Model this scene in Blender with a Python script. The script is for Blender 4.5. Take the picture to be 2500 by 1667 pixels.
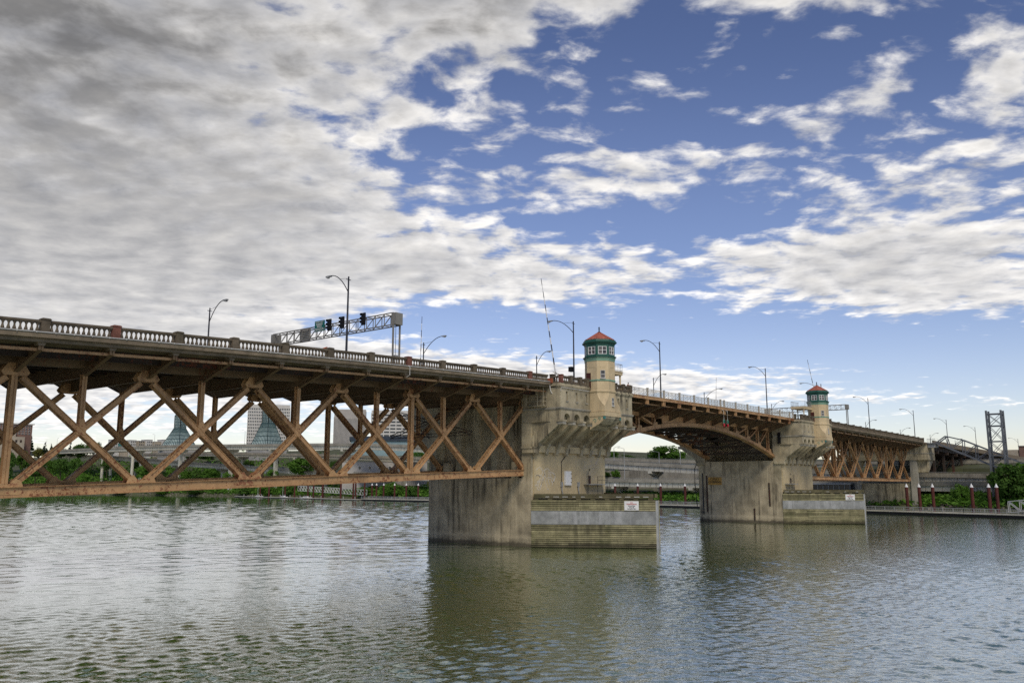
import bpy, math, random
from mathutils import Vector, Matrix
random.seed(7)
R = math.radians
sc = bpy.context.scene
for o in list(bpy.data.objects):
    bpy.data.objects.remove(o)
COL = sc.collection

# ------------------------------------------------------------------ camera
YAW, PITCH = 0.88499, 0.16503
cam = bpy.data.cameras.new('camera')
cam.sensor_width = 36.0
cam.lens = 36.0 * 2069.14 / 2500.0
cam.clip_start, cam.clip_end = 0.5, 9000.0
camo = bpy.data.objects.new('camera', cam)
COL.objects.link(camo)
camo.location = (0.0, -67.305, 8.388)
camo.rotation_euler = (math.pi / 2 + PITCH, 0.0, -YAW)
sc.camera = camo

# ------------------------------------------------------------------ node helper
class N:
    """tiny expression builder for shader node trees"""
    def __init__(s, nt):
        s.nt = nt
    def new(s, t, **kw):
        n = s.nt.nodes.new(t)
        for k, v in kw.items():
            setattr(n, k, v)
        return n
    def put(s, sock, v):
        if hasattr(v, 'is_output'):
            s.nt.links.new(v, sock)
        elif isinstance(v, (tuple, list)):
            if len(v) == 3 and len(sock.default_value) == 4:
                v = (*v, 1.0)
            sock.default_value = v
        else:
            sock.default_value = v
    def m(s, op, a, b=0.0, c=0.0, clamp=False):
        n = s.new('ShaderNodeMath', operation=op, use_clamp=clamp)
        s.put(n.inputs[0], a); s.put(n.inputs[1], b); s.put(n.inputs[2], c)
        return n.outputs[0]
    def v(s, op, a, b=(0, 0, 0), scale=None):
        n = s.new('ShaderNodeVectorMath', operation=op)
        s.put(n.inputs[0], a); s.put(n.inputs[1], b)
        if scale is not None:
            s.put(n.inputs['Scale'], scale)
        return n.outputs['Value'] if op in ('DOT_PRODUCT', 'LENGTH') else n.outputs[0]
    def xyz(s, x, y, z):
        n = s.new('ShaderNodeCombineXYZ')
        s.put(n.inputs[0], x); s.put(n.inputs[1], y); s.put(n.inputs[2], z)
        return n.outputs[0]
    def sep(s, v):
        n = s.new('ShaderNodeSeparateXYZ'); s.put(n.inputs[0], v)
        return n.outputs
    def noise(s, vec, scale, detail=4.0, rough=0.55, dist=0.0):
        n = s.new('ShaderNodeTexNoise')
        s.put(n.inputs['Vector'], vec)
        n.inputs['Scale'].default_value = scale
        n.inputs['Detail'].default_value = detail
        n.inputs['Roughness'].default_value = rough
        n.inputs['Distortion'].default_value = dist
        return n.outputs[0]
    def sstep(s, x, lo, hi, a=0.0, b=1.0):
        n = s.new('ShaderNodeMapRange', interpolation_type='SMOOTHSTEP')
        s.put(n.inputs['Value'], x)
        for i, q in enumerate((lo, hi, a, b)):
            s.put(n.inputs[1 + i], q)
        return n.outputs[0]
    def mix(s, f, a, b):
        n = s.new('ShaderNodeMix', data_type='RGBA')
        s.put(n.inputs[0], f); s.put(n.inputs[6], a); s.put(n.inputs[7], b)
        return n.outputs[2]
    def mixf(s, f, a, b):
        n = s.new('ShaderNodeMix', data_type='FLOAT')
        s.put(n.inputs[0], f); s.put(n.inputs[2], a); s.put(n.inputs[3], b)
        return n.outputs[0]

# ------------------------------------------------------------------ world: sky with broken cloud
SUN_EL, SUN_AZ = R(47), R(219)          # azimuth clockwise from +Y
w = bpy.data.worlds.new('World'); sc.world = w; w.use_nodes = True
w.node_tree.nodes.clear()
n = N(w.node_tree)
sky = n.new('ShaderNodeTexSky', sky_type='NISHITA', sun_disc=False)
sky.sun_elevation, sky.sun_rotation = SUN_EL, SUN_AZ
sky.altitude, sky.air_density, sky.dust_density, sky.ozone_density = 20, 1.0, 0.6, 2.2
d = n.new('ShaderNodeTexCoord').outputs['Generated']
dx, dy, dz = n.sep(d)
fwd = n.v('DOT_PRODUCT', d, (math.sin(YAW), math.cos(YAW), 0))
rgt = n.v('DOT_PRODUCT', d, (math.cos(YAW), -math.sin(YAW), 0))
up = n.m('MAXIMUM', dz, 0.0)
inv = n.m('DIVIDE', 1.0, n.m('ADD', up, 0.085))
pr_, pf = n.m('MULTIPLY', rgt, inv), n.m('MULTIPLY', fwd, inv)
plane = n.xyz(pr_, pf, 0.0)
fs = n.m('MAXIMUM', fwd, 0.15)
S, T = n.m('DIVIDE', rgt, fs), n.m('DIVIDE', up, fs)
# cloud banks: (s, t, half width s, half height t, weight, tilt) as directions in the sky
BANKS = [(-0.54, 0.50, 0.44, 0.32, 0.40, 0.0), (-0.46, 0.24, 0.42, 0.13, 0.32, 0.0), (-0.02, 0.60, 0.13, 0.10, 0.14, 0.0),
         (0.20, 0.64, 0.36, 0.05, 0.24, 0.0), (0.63, 0.53, 0.07, 0.08, 0.26, -0.5), (0.55, 0.30, 0.22, 0.10, 0.22, -0.2),
         (0.16, 0.385, 0.20, 0.028, 0.12, -0.12), (0.40, 0.45, 0.10, 0.03, 0.16, -0.5), (0.04, 0.240, 0.24, 0.024, 0.13, 0.05),
         (0.40, 0.255, 0.28, 0.045, 0.18, 0.1), (0.08, 0.122, 0.40, 0.024, 0.25, 0.06), (-0.62, 0.12, 0.50, 0.05, 0.10, 0.0),
         (-0.45, 0.03, 0.5, 0.05, -0.03, 0.0), (-0.13, 0.180, 0.15, 0.022, -0.20, 0.1), (-0.10, 0.40, 0.12, 0.04, -0.12, 0.0),
         (0.26, 0.53, 0.32, 0.07, -0.012, 0.0), (0.12, 0.45, 0.14, 0.05, 0.0, 0.0), (0.36, 0.165, 0.46, 0.030, -0.17, 0.07), (0.13, 0.315, 0.17, 0.022, -0.15, 0.0), (0.45, 0.06, 0.35, 0.04, -0.10, 0.0)]
cov = -0.062
for (s0, t0, a, b, wt, tilt) in BANKS:
    ds, dt = n.m('SUBTRACT', S, s0), n.m('SUBTRACT', T, t0)
    if tilt:
        dt = n.m('ADD', dt, n.m('MULTIPLY', ds, tilt))
    e = n.m('ADD', n.m('POWER', n.m('DIVIDE', ds, a), 2.0), n.m('POWER', n.m('DIVIDE', dt, b), 2.0))
    g = n.m('EXPONENT', n.m('MULTIPLY', e, -1.0))
    cov = n.m('MULTIPLY_ADD', g, wt, cov)
warp = n.v('MULTIPLY_ADD' if False else 'ADD', plane, n.v('SCALE', n.xyz(n.noise(plane, 0.9, 3), n.noise(n.v('ADD', plane, (7.3, 1.1, 0)), 0.9, 3), 0.0), scale=0.22))
stretch = n.v('MULTIPLY', warp, (1.0, 1.12, 1.0))
def cloudn(off):
    q = n.v('ADD', stretch, off)
    big = n.noise(q, 2.1, 3.0, 0.5)
    fine = n.noise(q, 8.5, 8.0, 0.56, 0.15)
    return n.m('ADD', n.m('MULTIPLY', big, 0.46), n.m('MULTIPLY', fine, 0.66))
n0, n1 = cloudn((0, 0, 0)), cloudn((-0.05, -0.11, 0))
dens0 = n.m('ADD', n0, cov)
dens = n.sstep(dens0, 0.552, 0.735)
thick = n.sstep(dens0, 0.64, 1.02)
relief = n.m('MULTIPLY_ADD', n.m('SUBTRACT', n0, n1), n.mixf(thick, 2.8, 1.5), 0.5, clamp=True)
# brightness of the cloud: bright thin edges, grey thick bases, brighter low in the sky
lit = n.m('MULTIPLY_ADD', relief, 0.46, 0.46)
lit = n.m('MULTIPLY', lit, n.mixf(thick, 1.0, n.mixf(n.sstep(T, 0.18, 0.60), 0.72, 0.25)))
lit = n.m('MULTIPLY', lit, n.mixf(n.sstep(T, 0.03, 0.40), 1.14, 0.90))
cl_col = n.v('SCALE', n.mix(relief, (6.5, 6.5, 6.7), (7.75, 7.5, 7.15)), scale=lit)
hsv = n.new('ShaderNodeHueSaturation'); hsv.inputs['Saturation'].default_value = 1.02; hsv.inputs['Value'].default_value = 0.66; hsv.inputs['Hue'].default_value = 0.512
n.put(hsv.inputs['Color'], n.v('MULTIPLY', sky.outputs[0], n.mix(n.sstep(T, 0.0, 0.3), (1.30, 1.14, 1.16), n.mix(n.sstep(T, 0.3, 0.6), (1.0, 0.96, 1.0), (0.76, 0.77, 0.83)))))
both = n.mix(n.m('MULTIPLY', dens, 0.96), hsv.outputs[0], cl_col)
bg = n.new('ShaderNodeBackground'); bg.inputs['Strength'].default_value = 0.135
n.put(bg.inputs['Color'], both)
out = n.new('ShaderNodeOutputWorld'); w.node_tree.links.new(bg.outputs[0], out.inputs[0])
w.cycles.sampling_method = 'MANUAL'; w.cycles.sample_map_resolution = 512

# ------------------------------------------------------------------ sun
sl = bpy.data.lights.new('sun', 'SUN'); sl.energy = 1.5; sl.angle = R(22); sl.color = (1.0, 0.90, 0.74)
so = bpy.data.objects.new('sun', sl); COL.objects.link(so)
sd = Vector((math.sin(SUN_AZ) * math.cos(SUN_EL), math.cos(SUN_AZ) * math.cos(SUN_EL), math.sin(SUN_EL)))
so.rotation_euler = sd.to_track_quat('Z', 'Y').to_euler(); so.location = (0, -200, 200)

vs = sc.view_settings
vs.view_transform = 'Standard'; vs.look = 'None'; vs.exposure = 0.36; vs.gamma = 1.0; vs.use_curve_mapping = False
cy = sc.cycles
cy.max_bounces = 6; cy.diffuse_bounces = 3; cy.glossy_bounces = 3; cy.transparent_max_bounces = 6
cy.use_denoising = False; cy.caustics_reflective = True; cy.blur_glossy = 1.5; cy.sample_clamp_indirect = 4.0; cy.caustics_refractive = False

# ------------------------------------------------------------------ materials
MATS = {}
def mat(name, col, rough=0.8, var=0.22, scale=0.6, streak=0.0, streak_col=(0.05, 0.042, 0.03), rust=0.0, rust_col=(0.16, 0.045, 0.02),
        bump=0.12, bscale=6.0, metal=0.0, rnd=0.0, boards=None, moss=0.0, wet=False, spec=0.3, ao=0.0):
    mt = bpy.data.materials.new(name); mt.use_nodes = True
    k = N(mt.node_tree); b = mt.node_tree.nodes['Principled BSDF']
    pos = k.new('ShaderNodeNewGeometry').outputs['Position']
    nz = k.noise(pos, scale, 6.0, 0.62)
    f = k.sstep(nz, 0.3, 0.7)
    lo = tuple(c * (1 - var) for c in col); hi = tuple(min(1, c * (1 + var)) for c in col)
    c = k.mix(f, lo, hi)
    fine = k.noise(pos, scale * 9, 5.0, 0.7)
    c = k.mix(k.m('MULTIPLY', k.sstep(fine, 0.35, 0.75), 0.28), c, tuple(x * 0.62 for x in col))
    if rnd:
        r_ = k.new('ShaderNodeObjectInfo').outputs['Random']
        c = k.mix(r_, k.v('SCALE', c, scale=1 - rnd), k.v('SCALE', c, scale=1 + rnd * 0.6))
    if streak:
        sp = k.v('MULTIPLY', pos, (0.9, 0.9, 0.07))
        s1 = k.noise(sp, 1.5, 5.0, 0.6)
        s2 = k.noise(pos, 0.16, 3.0, 0.5)
        q = k.m('MULTIPLY', k.sstep(s1, 0.47, 0.68), k.sstep(s2, 0.36, 0.6))
        c = k.mix(k.m('MULTIPLY', q, streak), c, streak_col)
        sp3 = k.v('MULTIPLY', pos, (0.5, 0.5, 0.05))
        q3 = k.sstep(k.noise(k.v('ADD', sp3, (11, 3, 0)), 1.9, 4.0, 0.6), 0.56, 0.72)
        c = k.mix(k.m('MULTIPLY', q3, streak * 0.45), c, tuple(min(1, x * 1.7) for x in col))
    if boards:     # faint horizontal formwork marks cast into the concrete
        z = k.sep(pos)[2]
        fr = k.m('FRACT', k.m('DIVIDE', z, boards))
        line = k.sstep(fr, 0.0, 0.07, 1.0, 0.0)
        c = k.mix(k.m('MULTIPLY', line, 0.34), c, tuple(x * 0.5 for x in col))
    if moss:
        mz = k.noise(pos, 0.5, 5.0, 0.65)
        c = k.mix(k.m('MULTIPLY', k.sstep(mz, 0.45, 0.7), moss), c, (0.07, 0.085, 0.03))
    if wet:        # tide mark and damp band left by the river on the concrete
        z = k.sep(pos)[2]
        wob = k.m('MULTIPLY_ADD', k.noise(pos, 0.9, 4), 0.8, 0.0)
        band = k.sstep(k.m('SUBTRACT', z, wob), -0.1, 0.35, 1.0, 0.0)
        c = k.mix(k.m('MULTIPLY', band, 0.75), c, (0.035, 0.03, 0.02))
        pale = k.m('MULTIPLY', k.sstep(k.m('SUBTRACT', z, wob), 0.4, 0.8), k.sstep(k.m('SUBTRACT', z, wob), 0.8, 1.5, 1.0, 0.0))
        c = k.mix(k.m('MULTIPLY', pale, 0.35), c, tuple(min(1, x * 1.6) for x in col))
    if rust:
        rz = k.noise(pos, 3.6, 8.0, 0.72)
        rz2 = k.noise(pos, 0.22, 2.0, 0.5)
        th = k.m('MULTIPLY_ADD', rz2, 0.35, k.m('MULTIPLY', rz, 0.85))
        c = k.mix(k.m('MULTIPLY', k.sstep(th, 0.70 - 0.11 * rust, 0.755 - 0.11 * rust), 0.85), c, rust_col)
    k.put(b.inputs['Base Color'], c)
    b.inputs['Roughness'].default_value = rough
    b.inputs['Metallic'].default_value = metal
    b.inputs['Specular IOR Level'].default_value = spec
    if bump:
        bn = k.new('ShaderNodeBump'); bn.inputs['Strength'].default_value = bump; bn.inputs['Distance'].default_value = 0.08
        k.put(bn.inputs['Height'], k.noise(pos, bscale, 6.0, 0.65))
        mt.node_tree.links.new(bn.outputs[0], b.inputs['Normal'])
    MATS[name] = mt
    return mt

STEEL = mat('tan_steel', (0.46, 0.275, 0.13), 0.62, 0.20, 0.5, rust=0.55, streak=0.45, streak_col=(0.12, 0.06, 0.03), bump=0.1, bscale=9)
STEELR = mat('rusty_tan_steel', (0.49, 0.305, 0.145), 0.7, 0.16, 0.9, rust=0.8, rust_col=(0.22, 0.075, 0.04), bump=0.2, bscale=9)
STEELD = mat('dark_and_shaded_steel', (0.05, 0.038, 0.028), 0.75, 0.25, 0.5, rust=0.4, bump=0.1)  # for dark parts; lowered further to put under-deck shade into the colour
STEEL_SHADE = mat('shaded_tan_steel', (0.165, 0.112, 0.062), 0.75, 0.2, 0.5, rust=0.3, bump=0.1)  # darker copy of the tan steel, painting in the shade beneath the deck
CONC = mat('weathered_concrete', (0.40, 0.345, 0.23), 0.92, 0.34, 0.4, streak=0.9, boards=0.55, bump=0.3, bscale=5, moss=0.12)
CONCL = mat('pale_concrete', (0.33, 0.31, 0.25), 0.92, 0.2, 0.35, streak=0.55, boards=0.5, bump=0.25, bscale=5)
CONCW = mat('river_concrete', (0.42, 0.355, 0.24), 0.9, 0.32, 0.4, streak=0.85, streak_col=(0.06, 0.05, 0.035), boards=0.8, bump=0.3, wet=True)
CREAMW = mat('cream_wall', (0.53, 0.43, 0.25), 0.88, 0.16, 0.35, streak=0.35, streak_col=(0.22, 0.17, 0.11), boards=0.62, bump=0.2, rust=0.15, rust_col=(0.5, 0.42, 0.33))
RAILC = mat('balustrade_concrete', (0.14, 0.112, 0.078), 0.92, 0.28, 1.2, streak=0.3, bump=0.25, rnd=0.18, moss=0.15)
RAILR = mat('red_painted_concrete', (0.20, 0.085, 0.06), 0.9, 0.3, 1.2, bump=0.25)
FASC = mat('fascia_concrete', (0.215, 0.17, 0.115), 0.92, 0.28, 0.7, streak=0.35, bump=0.25, moss=0.22)
TOWER = mat('tower_cream', (0.60, 0.475, 0.285), 0.85, 0.10, 0.7, streak=0.22, bump=0.06)
GREEN = mat('dark_green_paint', (0.025, 0.10, 0.075), 0.5, 0.15, 1.0, bump=0.05)
GREENL = mat('pale_green_paint', (0.19, 0.33, 0.235), 0.6, 0.15, 1.0, bump=0.05)
ROOF = mat('red_roof', (0.40, 0.125, 0.08), 0.75, 0.22, 1.6, bump=0.2, rnd=0.12)
TEAL = mat('teal_paint', (0.05, 0.20, 0.18), 0.6, 0.2, 1.0)
WHITE = mat('white_paint', (0.74, 0.74, 0.71), 0.6, 0.06, 1.0, bump=0.03)
OFFW = mat('dull_white_paint', (0.55, 0.54, 0.50), 0.7, 0.15, 1.0, bump=0.05)
PLANK = mat('treated_plank', (0.31, 0.28, 0.155), 0.9, 0.3, 0.7, streak=0.7, streak_col=(0.08, 0.075, 0.045), bump=0.35, bscale=7, rnd=0.42, moss=0.45, wet=True)
PLANKD = mat('dark_timber', (0.115, 0.10, 0.055), 0.9, 0.3, 0.9, bump=0.3, rnd=0.2, moss=0.25)
SHEET = mat('galvanised_sheet', (0.27, 0.275, 0.26), 0.5, 0.28, 0.8, streak=0.5, streak_col=(0.5, 0.5, 0.49), bump=0.1, metal=0.25)
DARKM = mat('dark_lamp_paint', (0.018, 0.02, 0.028), 0.45, 0.1, 1.0, bump=0.0)
GALV = mat('galvanised_steel', (0.36, 0.365, 0.35), 0.55, 0.12, 0.8, metal=0.2, bump=0.03)
GREYT = mat('grey_painted_truss', (0.13, 0.14, 0.15), 0.6, 0.12, 0.8, bump=0.03)
BLACK = mat('matt_black', (0.012, 0.012, 0.013), 0.6, 0.1, 1.0, bump=0.0)
SIGNG = mat('sign_green', (0.0, 0.125, 0.10), 0.45, 0.05, 1.0, bump=0.0)
SIGNO = mat('sign_ochre', (0.45, 0.26, 0.065), 0.7, 0.2, 1.0, bump=0.05)
ORANGE = mat('orange_plastic', (0.55, 0.10, 0.02), 0.6, 0.1, 1.0, bump=0.0)
REDT = mat('sign_red', (0.42, 0.03, 0.025), 0.7, 0.05, 1.0, bump=0.0)
GANT = mat('gantry_grey', (0.24, 0.23, 0.20), 0.6, 0.15, 0.8, bump=0.03)
PILE = mat('piling_oxblood', (0.085, 0.022, 0.016), 0.7, 0.25, 0.8, bump=0.1, rnd=0.15)
ASPH = mat('asphalt', (0.05, 0.05, 0.05), 0.9, 0.15, 0.8)
HWY = mat('viaduct_concrete', (0.56, 0.53, 0.43), 0.92, 0.14, 0.12, streak=0.45, streak_col=(0.13, 0.12, 0.10), bump=0.1)
HWYD = mat('viaduct_parapet', (0.32, 0.295, 0.235), 0.92, 0.25, 0.15, streak=0.4, bump=0.1)
SOIL = mat('bank_ground', (0.085, 0.09, 0.045), 0.97, 0.35, 0.06, bump=0.4, moss=0.75)
RIPRAP = mat('riprap_rock', (0.17, 0.15, 0.12), 0.95, 0.35, 0.5, bump=0.6, bscale=1.2)
BRICK = mat('brown_brick', (0.21, 0.125, 0.095), 0.9, 0.15, 0.3)
BEIGE = mat('beige_render', (0.42, 0.36, 0.27), 0.9, 0.1, 0.2)
TOWERW = mat('white_precast', (0.62, 0.60, 0.545), 0.8, 0.06, 0.1)
TOWERG = mat('grey_precast', (0.43, 0.405, 0.365), 0.85, 0.08, 0.1)
DGLASS = mat('dark_window_glass', (0.03, 0.036, 0.045), 0.12, 0.2, 0.3, bump=0.0, spec=0.6)
ROOFB = mat('arena_roof', (0.035, 0.05, 0.07), 0.5, 0.1, 0.1)
ARENAW = mat('arena_glass', (0.25, 0.36, 0.37), 0.35, 0.1, 0.1)
SPIRE = mat('spire_green_glass', (0.45, 0.55, 0.51), 0.22, 0.3, 0.12, bump=0.0, spec=0.6)  # glass green made paler, with distance haze mixed into the base colour
SPIREF = mat('spire_mullion', (0.06, 0.11, 0.11), 0.5, 0.1, 0.2, bump=0.0)
BARK = mat('bark', (0.06, 0.045, 0.03), 0.95, 0.3, 1.0, bump=0.3)
SKIN = mat('skin', (0.42, 0.24, 0.16), 0.6, 0.05, 1.0, bump=0.0)
SHIRT = mat('maroon_shirt', (0.16, 0.035, 0.035), 0.8, 0.1, 1.0, bump=0.0)
DENIM = mat('dark_clothes', (0.025, 0.03, 0.045), 0.85, 0.1, 1.0, bump=0.0)
HULL = mat('boat_hull_white', (0.72, 0.72, 0.70), 0.35, 0.05, 1.0, bump=0.0)
CARW = [mat('car_paint_' + nm, c, 0.3, 0.04, 1.0, bump=0.0, spec=0.5) for nm, c in (('white', (0.7, 0.7, 0.7)), ('silver', (0.35, 0.36, 0.38)), ('navy', (0.03, 0.04, 0.09)), ('red', (0.3, 0.03, 0.03)))]
BILL = mat('billboard_dark', (0.02, 0.025, 0.04), 0.5, 0.3, 0.3)

def glass_mat():
    mt = bpy.data.materials.new('window_pane'); mt.use_nodes = True
    b = mt.node_tree.nodes['Principled BSDF']; k = N(mt.node_tree)
    r_ = k.new('ShaderNodeObjectInfo').outputs['Random']
    k.put(b.inputs['Base Color'], k.mix(r_, (0.02, 0.018, 0.016), (0.16, 0.14, 0.12)))
    b.inputs['Roughness'].default_value = 0.08; b.inputs['Specular IOR Level'].default_value = 0.5
    return mt
PANE = glass_mat()

def leaf_mat(name, c0, c1, c2):
    mt = bpy.data.materials.new(name); mt.use_nodes = True
    k = N(mt.node_tree); mt.node_tree.nodes.clear()
    pos = k.new('ShaderNodeNewGeometry').outputs['Position']
    oi = k.new('ShaderNodeObjectInfo').outputs['Random']
    a = k.noise(pos, 0.35, 4.0, 0.6); bq = k.noise(pos, 2.2, 3.0, 0.6)
    c = k.mix(k.sstep(a, 0.35, 0.65), c0, c1)
    c = k.mix(k.m('MULTIPLY', k.sstep(bq, 0.5, 0.75), 0.6), c, c2)
    c = k.v('SCALE', c, scale=k.m('MULTIPLY_ADD', oi, 0.45, 0.78))
    df = k.new('ShaderNodeBsdfDiffuse'); tr = k.new('ShaderNodeBsdfTranslucent')
    k.put(df.inputs[0], c); k.put(tr.inputs[0], k.v('MULTIPLY', c, (1.1, 1.25, 0.6)))
    mx = k.new('ShaderNodeMixShader'); mx.inputs[0].default_value = 0.33
    mt.node_tree.links.new(df.outputs[0], mx.inputs[1]); mt.node_tree.links.new(tr.outputs[0], mx.inputs[2])
    o = k.new('ShaderNodeOutputMaterial'); mt.node_tree.links.new(mx.outputs[0], o.inputs[0])
    return mt
LEAF = leaf_mat('leaves', (0.055, 0.115, 0.026), (0.10, 0.185, 0.04), (0.135, 0.22, 0.05))
LEAFB = leaf_mat('bright_leaves', (0.085, 0.18, 0.03), (0.13, 0.25, 0.045), (0.17, 0.28, 0.055))
LEAFD = leaf_mat('dark_needles', (0.018, 0.038, 0.022), (0.03, 0.055, 0.028), (0.045, 0.07, 0.03))
LEAFY = leaf_mat('yellowish_leaves', (0.13, 0.14, 0.035), (0.18, 0.18, 0.05), (0.2, 0.2, 0.06))

# ------------------------------------------------------------------ mesh builder
ORG = {}
class MB:
    def __init__(s):
        s.v, s.f = [], []
    def add(s, vs_, fs_):
        o = len(s.v)
        s.v += [tuple(p) for p in vs_]
        s.f += [tuple(i + o for i in q) for q in fs_]
        return s
    def box(s, x0, x1, y0, y1, z0, z1):
        return s.add([(x0, y0, z0), (x1, y0, z0), (x1, y1, z0), (x0, y1, z0), (x0, y0, z1), (x1, y0, z1), (x1, y1, z1), (x0, y1, z1)],
                     [(0, 3, 2, 1), (4, 5, 6, 7), (0, 1, 5, 4), (1, 2, 6, 5), (2, 3, 7, 6), (3, 0, 4, 7)])
    def obox(s, c, a, b, e):
        c, a, b, e = Vector(c), Vector(a), Vector(b), Vector(e)
        vv = [c - a - b - e, c + a - b - e, c + a + b - e, c - a + b - e, c - a - b + e, c + a - b + e, c + a + b + e, c - a + b + e]
        return s.add(vv, [(0, 3, 2, 1), (4, 5, 6, 7), (0, 1, 5, 4), (1, 2, 6, 5), (2, 3, 7, 6), (3, 0, 4, 7)])
    def bar(s, p, q, w_, h, upv=(0, 0, 1)):
        """box from p to q, w_ wide sideways, h along upv"""
        p, q = Vector(p), Vector(q); dd = (q - p)
        L = dd.length
        if L < 1e-6: return s
        dd /= L
        u = Vector(upv)
        side = dd.cross(u)
        if side.length < 1e-4:
            side = dd.cross(Vector((1, 0, 0)))
        side.normalize(); u = side.cross(dd)
        return s.obox((p + q) / 2, dd * L / 2, side * w_ / 2, u * h / 2)
    def prism(s, poly, axis, a0, a1):
        """poly: 2D points, extruded along axis ('x': (y,z); 'y': (x,z); 'z': (x,y))"""
        k = len(poly)
        def P(u, v_, a):
            return (a, u, v_) if axis == 'x' else ((u, a, v_) if axis == 'y' else (u, v_, a))
        vv = [P(u, v_, a0) for u, v_ in poly] + [P(u, v_, a1) for u, v_ in poly]
        ff = [tuple(range(k)), tuple(range(2 * k - 1, k - 1, -1))] + [(i, (i + 1) % k + 0, (i + 1) % k + k, i + k) for i in range(k)]
        return s.add(vv, ff)
    def tube(s, pts, rads, k=8, cap=True):
        pts = [Vector(p) for p in pts]
        if not isinstance(rads, (list, tuple)): rads = [rads] * len(pts)
        rings = []
        for i, p in enumerate(pts):
            t = (pts[min(i + 1, len(pts) - 1)] - pts[max(i - 1, 0)]).normalized()
            a = t.cross(Vector((0, 0, 1)))
            if a.length < 1e-3: a = t.cross(Vector((0, 1, 0)))
            a.normalize(); b = t.cross(a)
            rings.append([p + (a * math.cos(2 * math.pi * j / k) + b * math.sin(2 * math.pi * j / k)) * rads[i] for j in range(k)])
        vv = [q for r_ in rings for q in r_]; ff = []
        for i in range(len(pts) - 1):
            for j in range(k):
                ff.append((i * k + j, i * k + (j + 1) % k, (i + 1) * k + (j + 1) % k, (i + 1) * k + j))
        if cap:
            ff += [tuple(range(k - 1, -1, -1)), tuple(range((len(pts) - 1) * k, len(pts) * k))]
        return s.add(vv, ff)
    def lathe(s, prof, k=8, c=(0, 0, 0), rot=0.0):
        """prof: (radius, z) pairs"""
        vv, ff = [], []
        for r_, z in prof:
            for j in range(k):
                a = rot + 2 * math.pi * j / k
                vv.append((c[0] + r_ * math.cos(a), c[1] + r_ * math.sin(a), c[2] + z))
        for i in range(len(prof) - 1):
            for j in range(k):
                ff.append((i * k + j, i * k + (j + 1) % k, (i + 1) * k + (j + 1) % k, (i + 1) * k + j))
        ff += [tuple(range(k - 1, -1, -1)), tuple(range((len(prof) - 1) * k, len(prof) * k))]
        return s.add(vv, ff)
    def mesh(s, name, m_, org=(0, 0, 0), smooth=False):
        me = bpy.data.meshes.new(name)
        me.from_pydata([(x - org[0], y - org[1], z - org[2]) for x, y, z in s.v], [], s.f)
        me.materials.append(m_)
        if smooth:
            me.polygons.foreach_set('use_smooth', [True] * len(me.polygons))
        me.update()
        return me
    def build(s, name, m_, parent=None, loc=None, smooth=False, kind=None):
        org = ORG[parent] if parent else (loc or (0, 0, 0))
        o = bpy.data.objects.new(name, s.mesh(name, m_, org, smooth))
        COL.objects.link(o); ORG[o] = tuple(org)
        if parent: o.parent = parent
        else: o.location = org
        if kind: o['kind'] = kind
        return o
def box(name, m_, parent, *a):
    return MB().box(*a).build(name, m_, parent)
def tag(o, label, cat, group=None, kind=None):
    o['label'] = label; o['category'] = cat
    if group: o['group'] = group
    if kind: o['kind'] = kind
    return o
def struct(o):
    o['kind'] = 'structure'
    return o
def thing(name, loc, label, cat, group=None):
    o = bpy.data.objects.new(name, None); COL.objects.link(o)
    o.location = loc; o.empty_display_size = 0.5; ORG[o] = tuple(loc)
    return tag(o, label, cat, group)
def inst(name, me, parent, loc, rot=(0, 0, 0), scl=(1, 1, 1)):
    """object sharing mesh data, world position loc, under parent"""
    o = bpy.data.objects.new(name, me); COL.objects.link(o)
    org = ORG[parent] if parent else (0, 0, 0)
    if parent: o.parent = parent
    o.location = [loc[i] - org[i] for i in range(3)]
    o.rotation_euler = rot; o.scale = scl
    ORG[o] = tuple(loc)
    return o
def text_mesh(name, body, m_, size, parent, origin, ux, uy, extr=0.006, bold=0.0):
    """lettering lying in the plane of ux, uy, centred on origin"""
    cu = bpy.data.curves.new(name, 'FONT'); cu.body = body; cu.size = size; cu.align_x = 'CENTER'; cu.align_y = 'CENTER'
    cu.extrude = extr; cu.offset = bold
    t = bpy.data.objects.new(name, cu); COL.objects.link(t)
    dg = bpy.context.evaluated_depsgraph_get()
    me = bpy.data.meshes.new_from_object(t.evaluated_get(dg))
    bpy.data.objects.remove(t)
    me.materials.clear(); me.materials.append(m_)
    ux, uy = Vector(ux).normalized(), Vector(uy).normalized(); uz = ux.cross(uy)
    org = Vector(ORG[parent])
    M = Matrix.Translation(Vector(origin) - org) @ Matrix((ux, uy, uz)).transposed().to_4x4()
    me.transform(M)
    o = bpy.data.objects.new(name, me); COL.objects.link(o); o.parent = parent; ORG[o] = ORG[parent]
    return o
def smooth01(x, a, b):
    t = max(0.0, min(1.0, (x - a) / (b - a))); return t * t * (3 - 2 * t)
def lerp_tab(tab, x):
    if x <= tab[0][0]: return tab[0][1]
    for (a, va), (b, vb) in zip(tab, tab[1:]):
        if x <= b: return va + (vb - va) * (x - a) / (b - a)
    return tab[-1][1]

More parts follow.
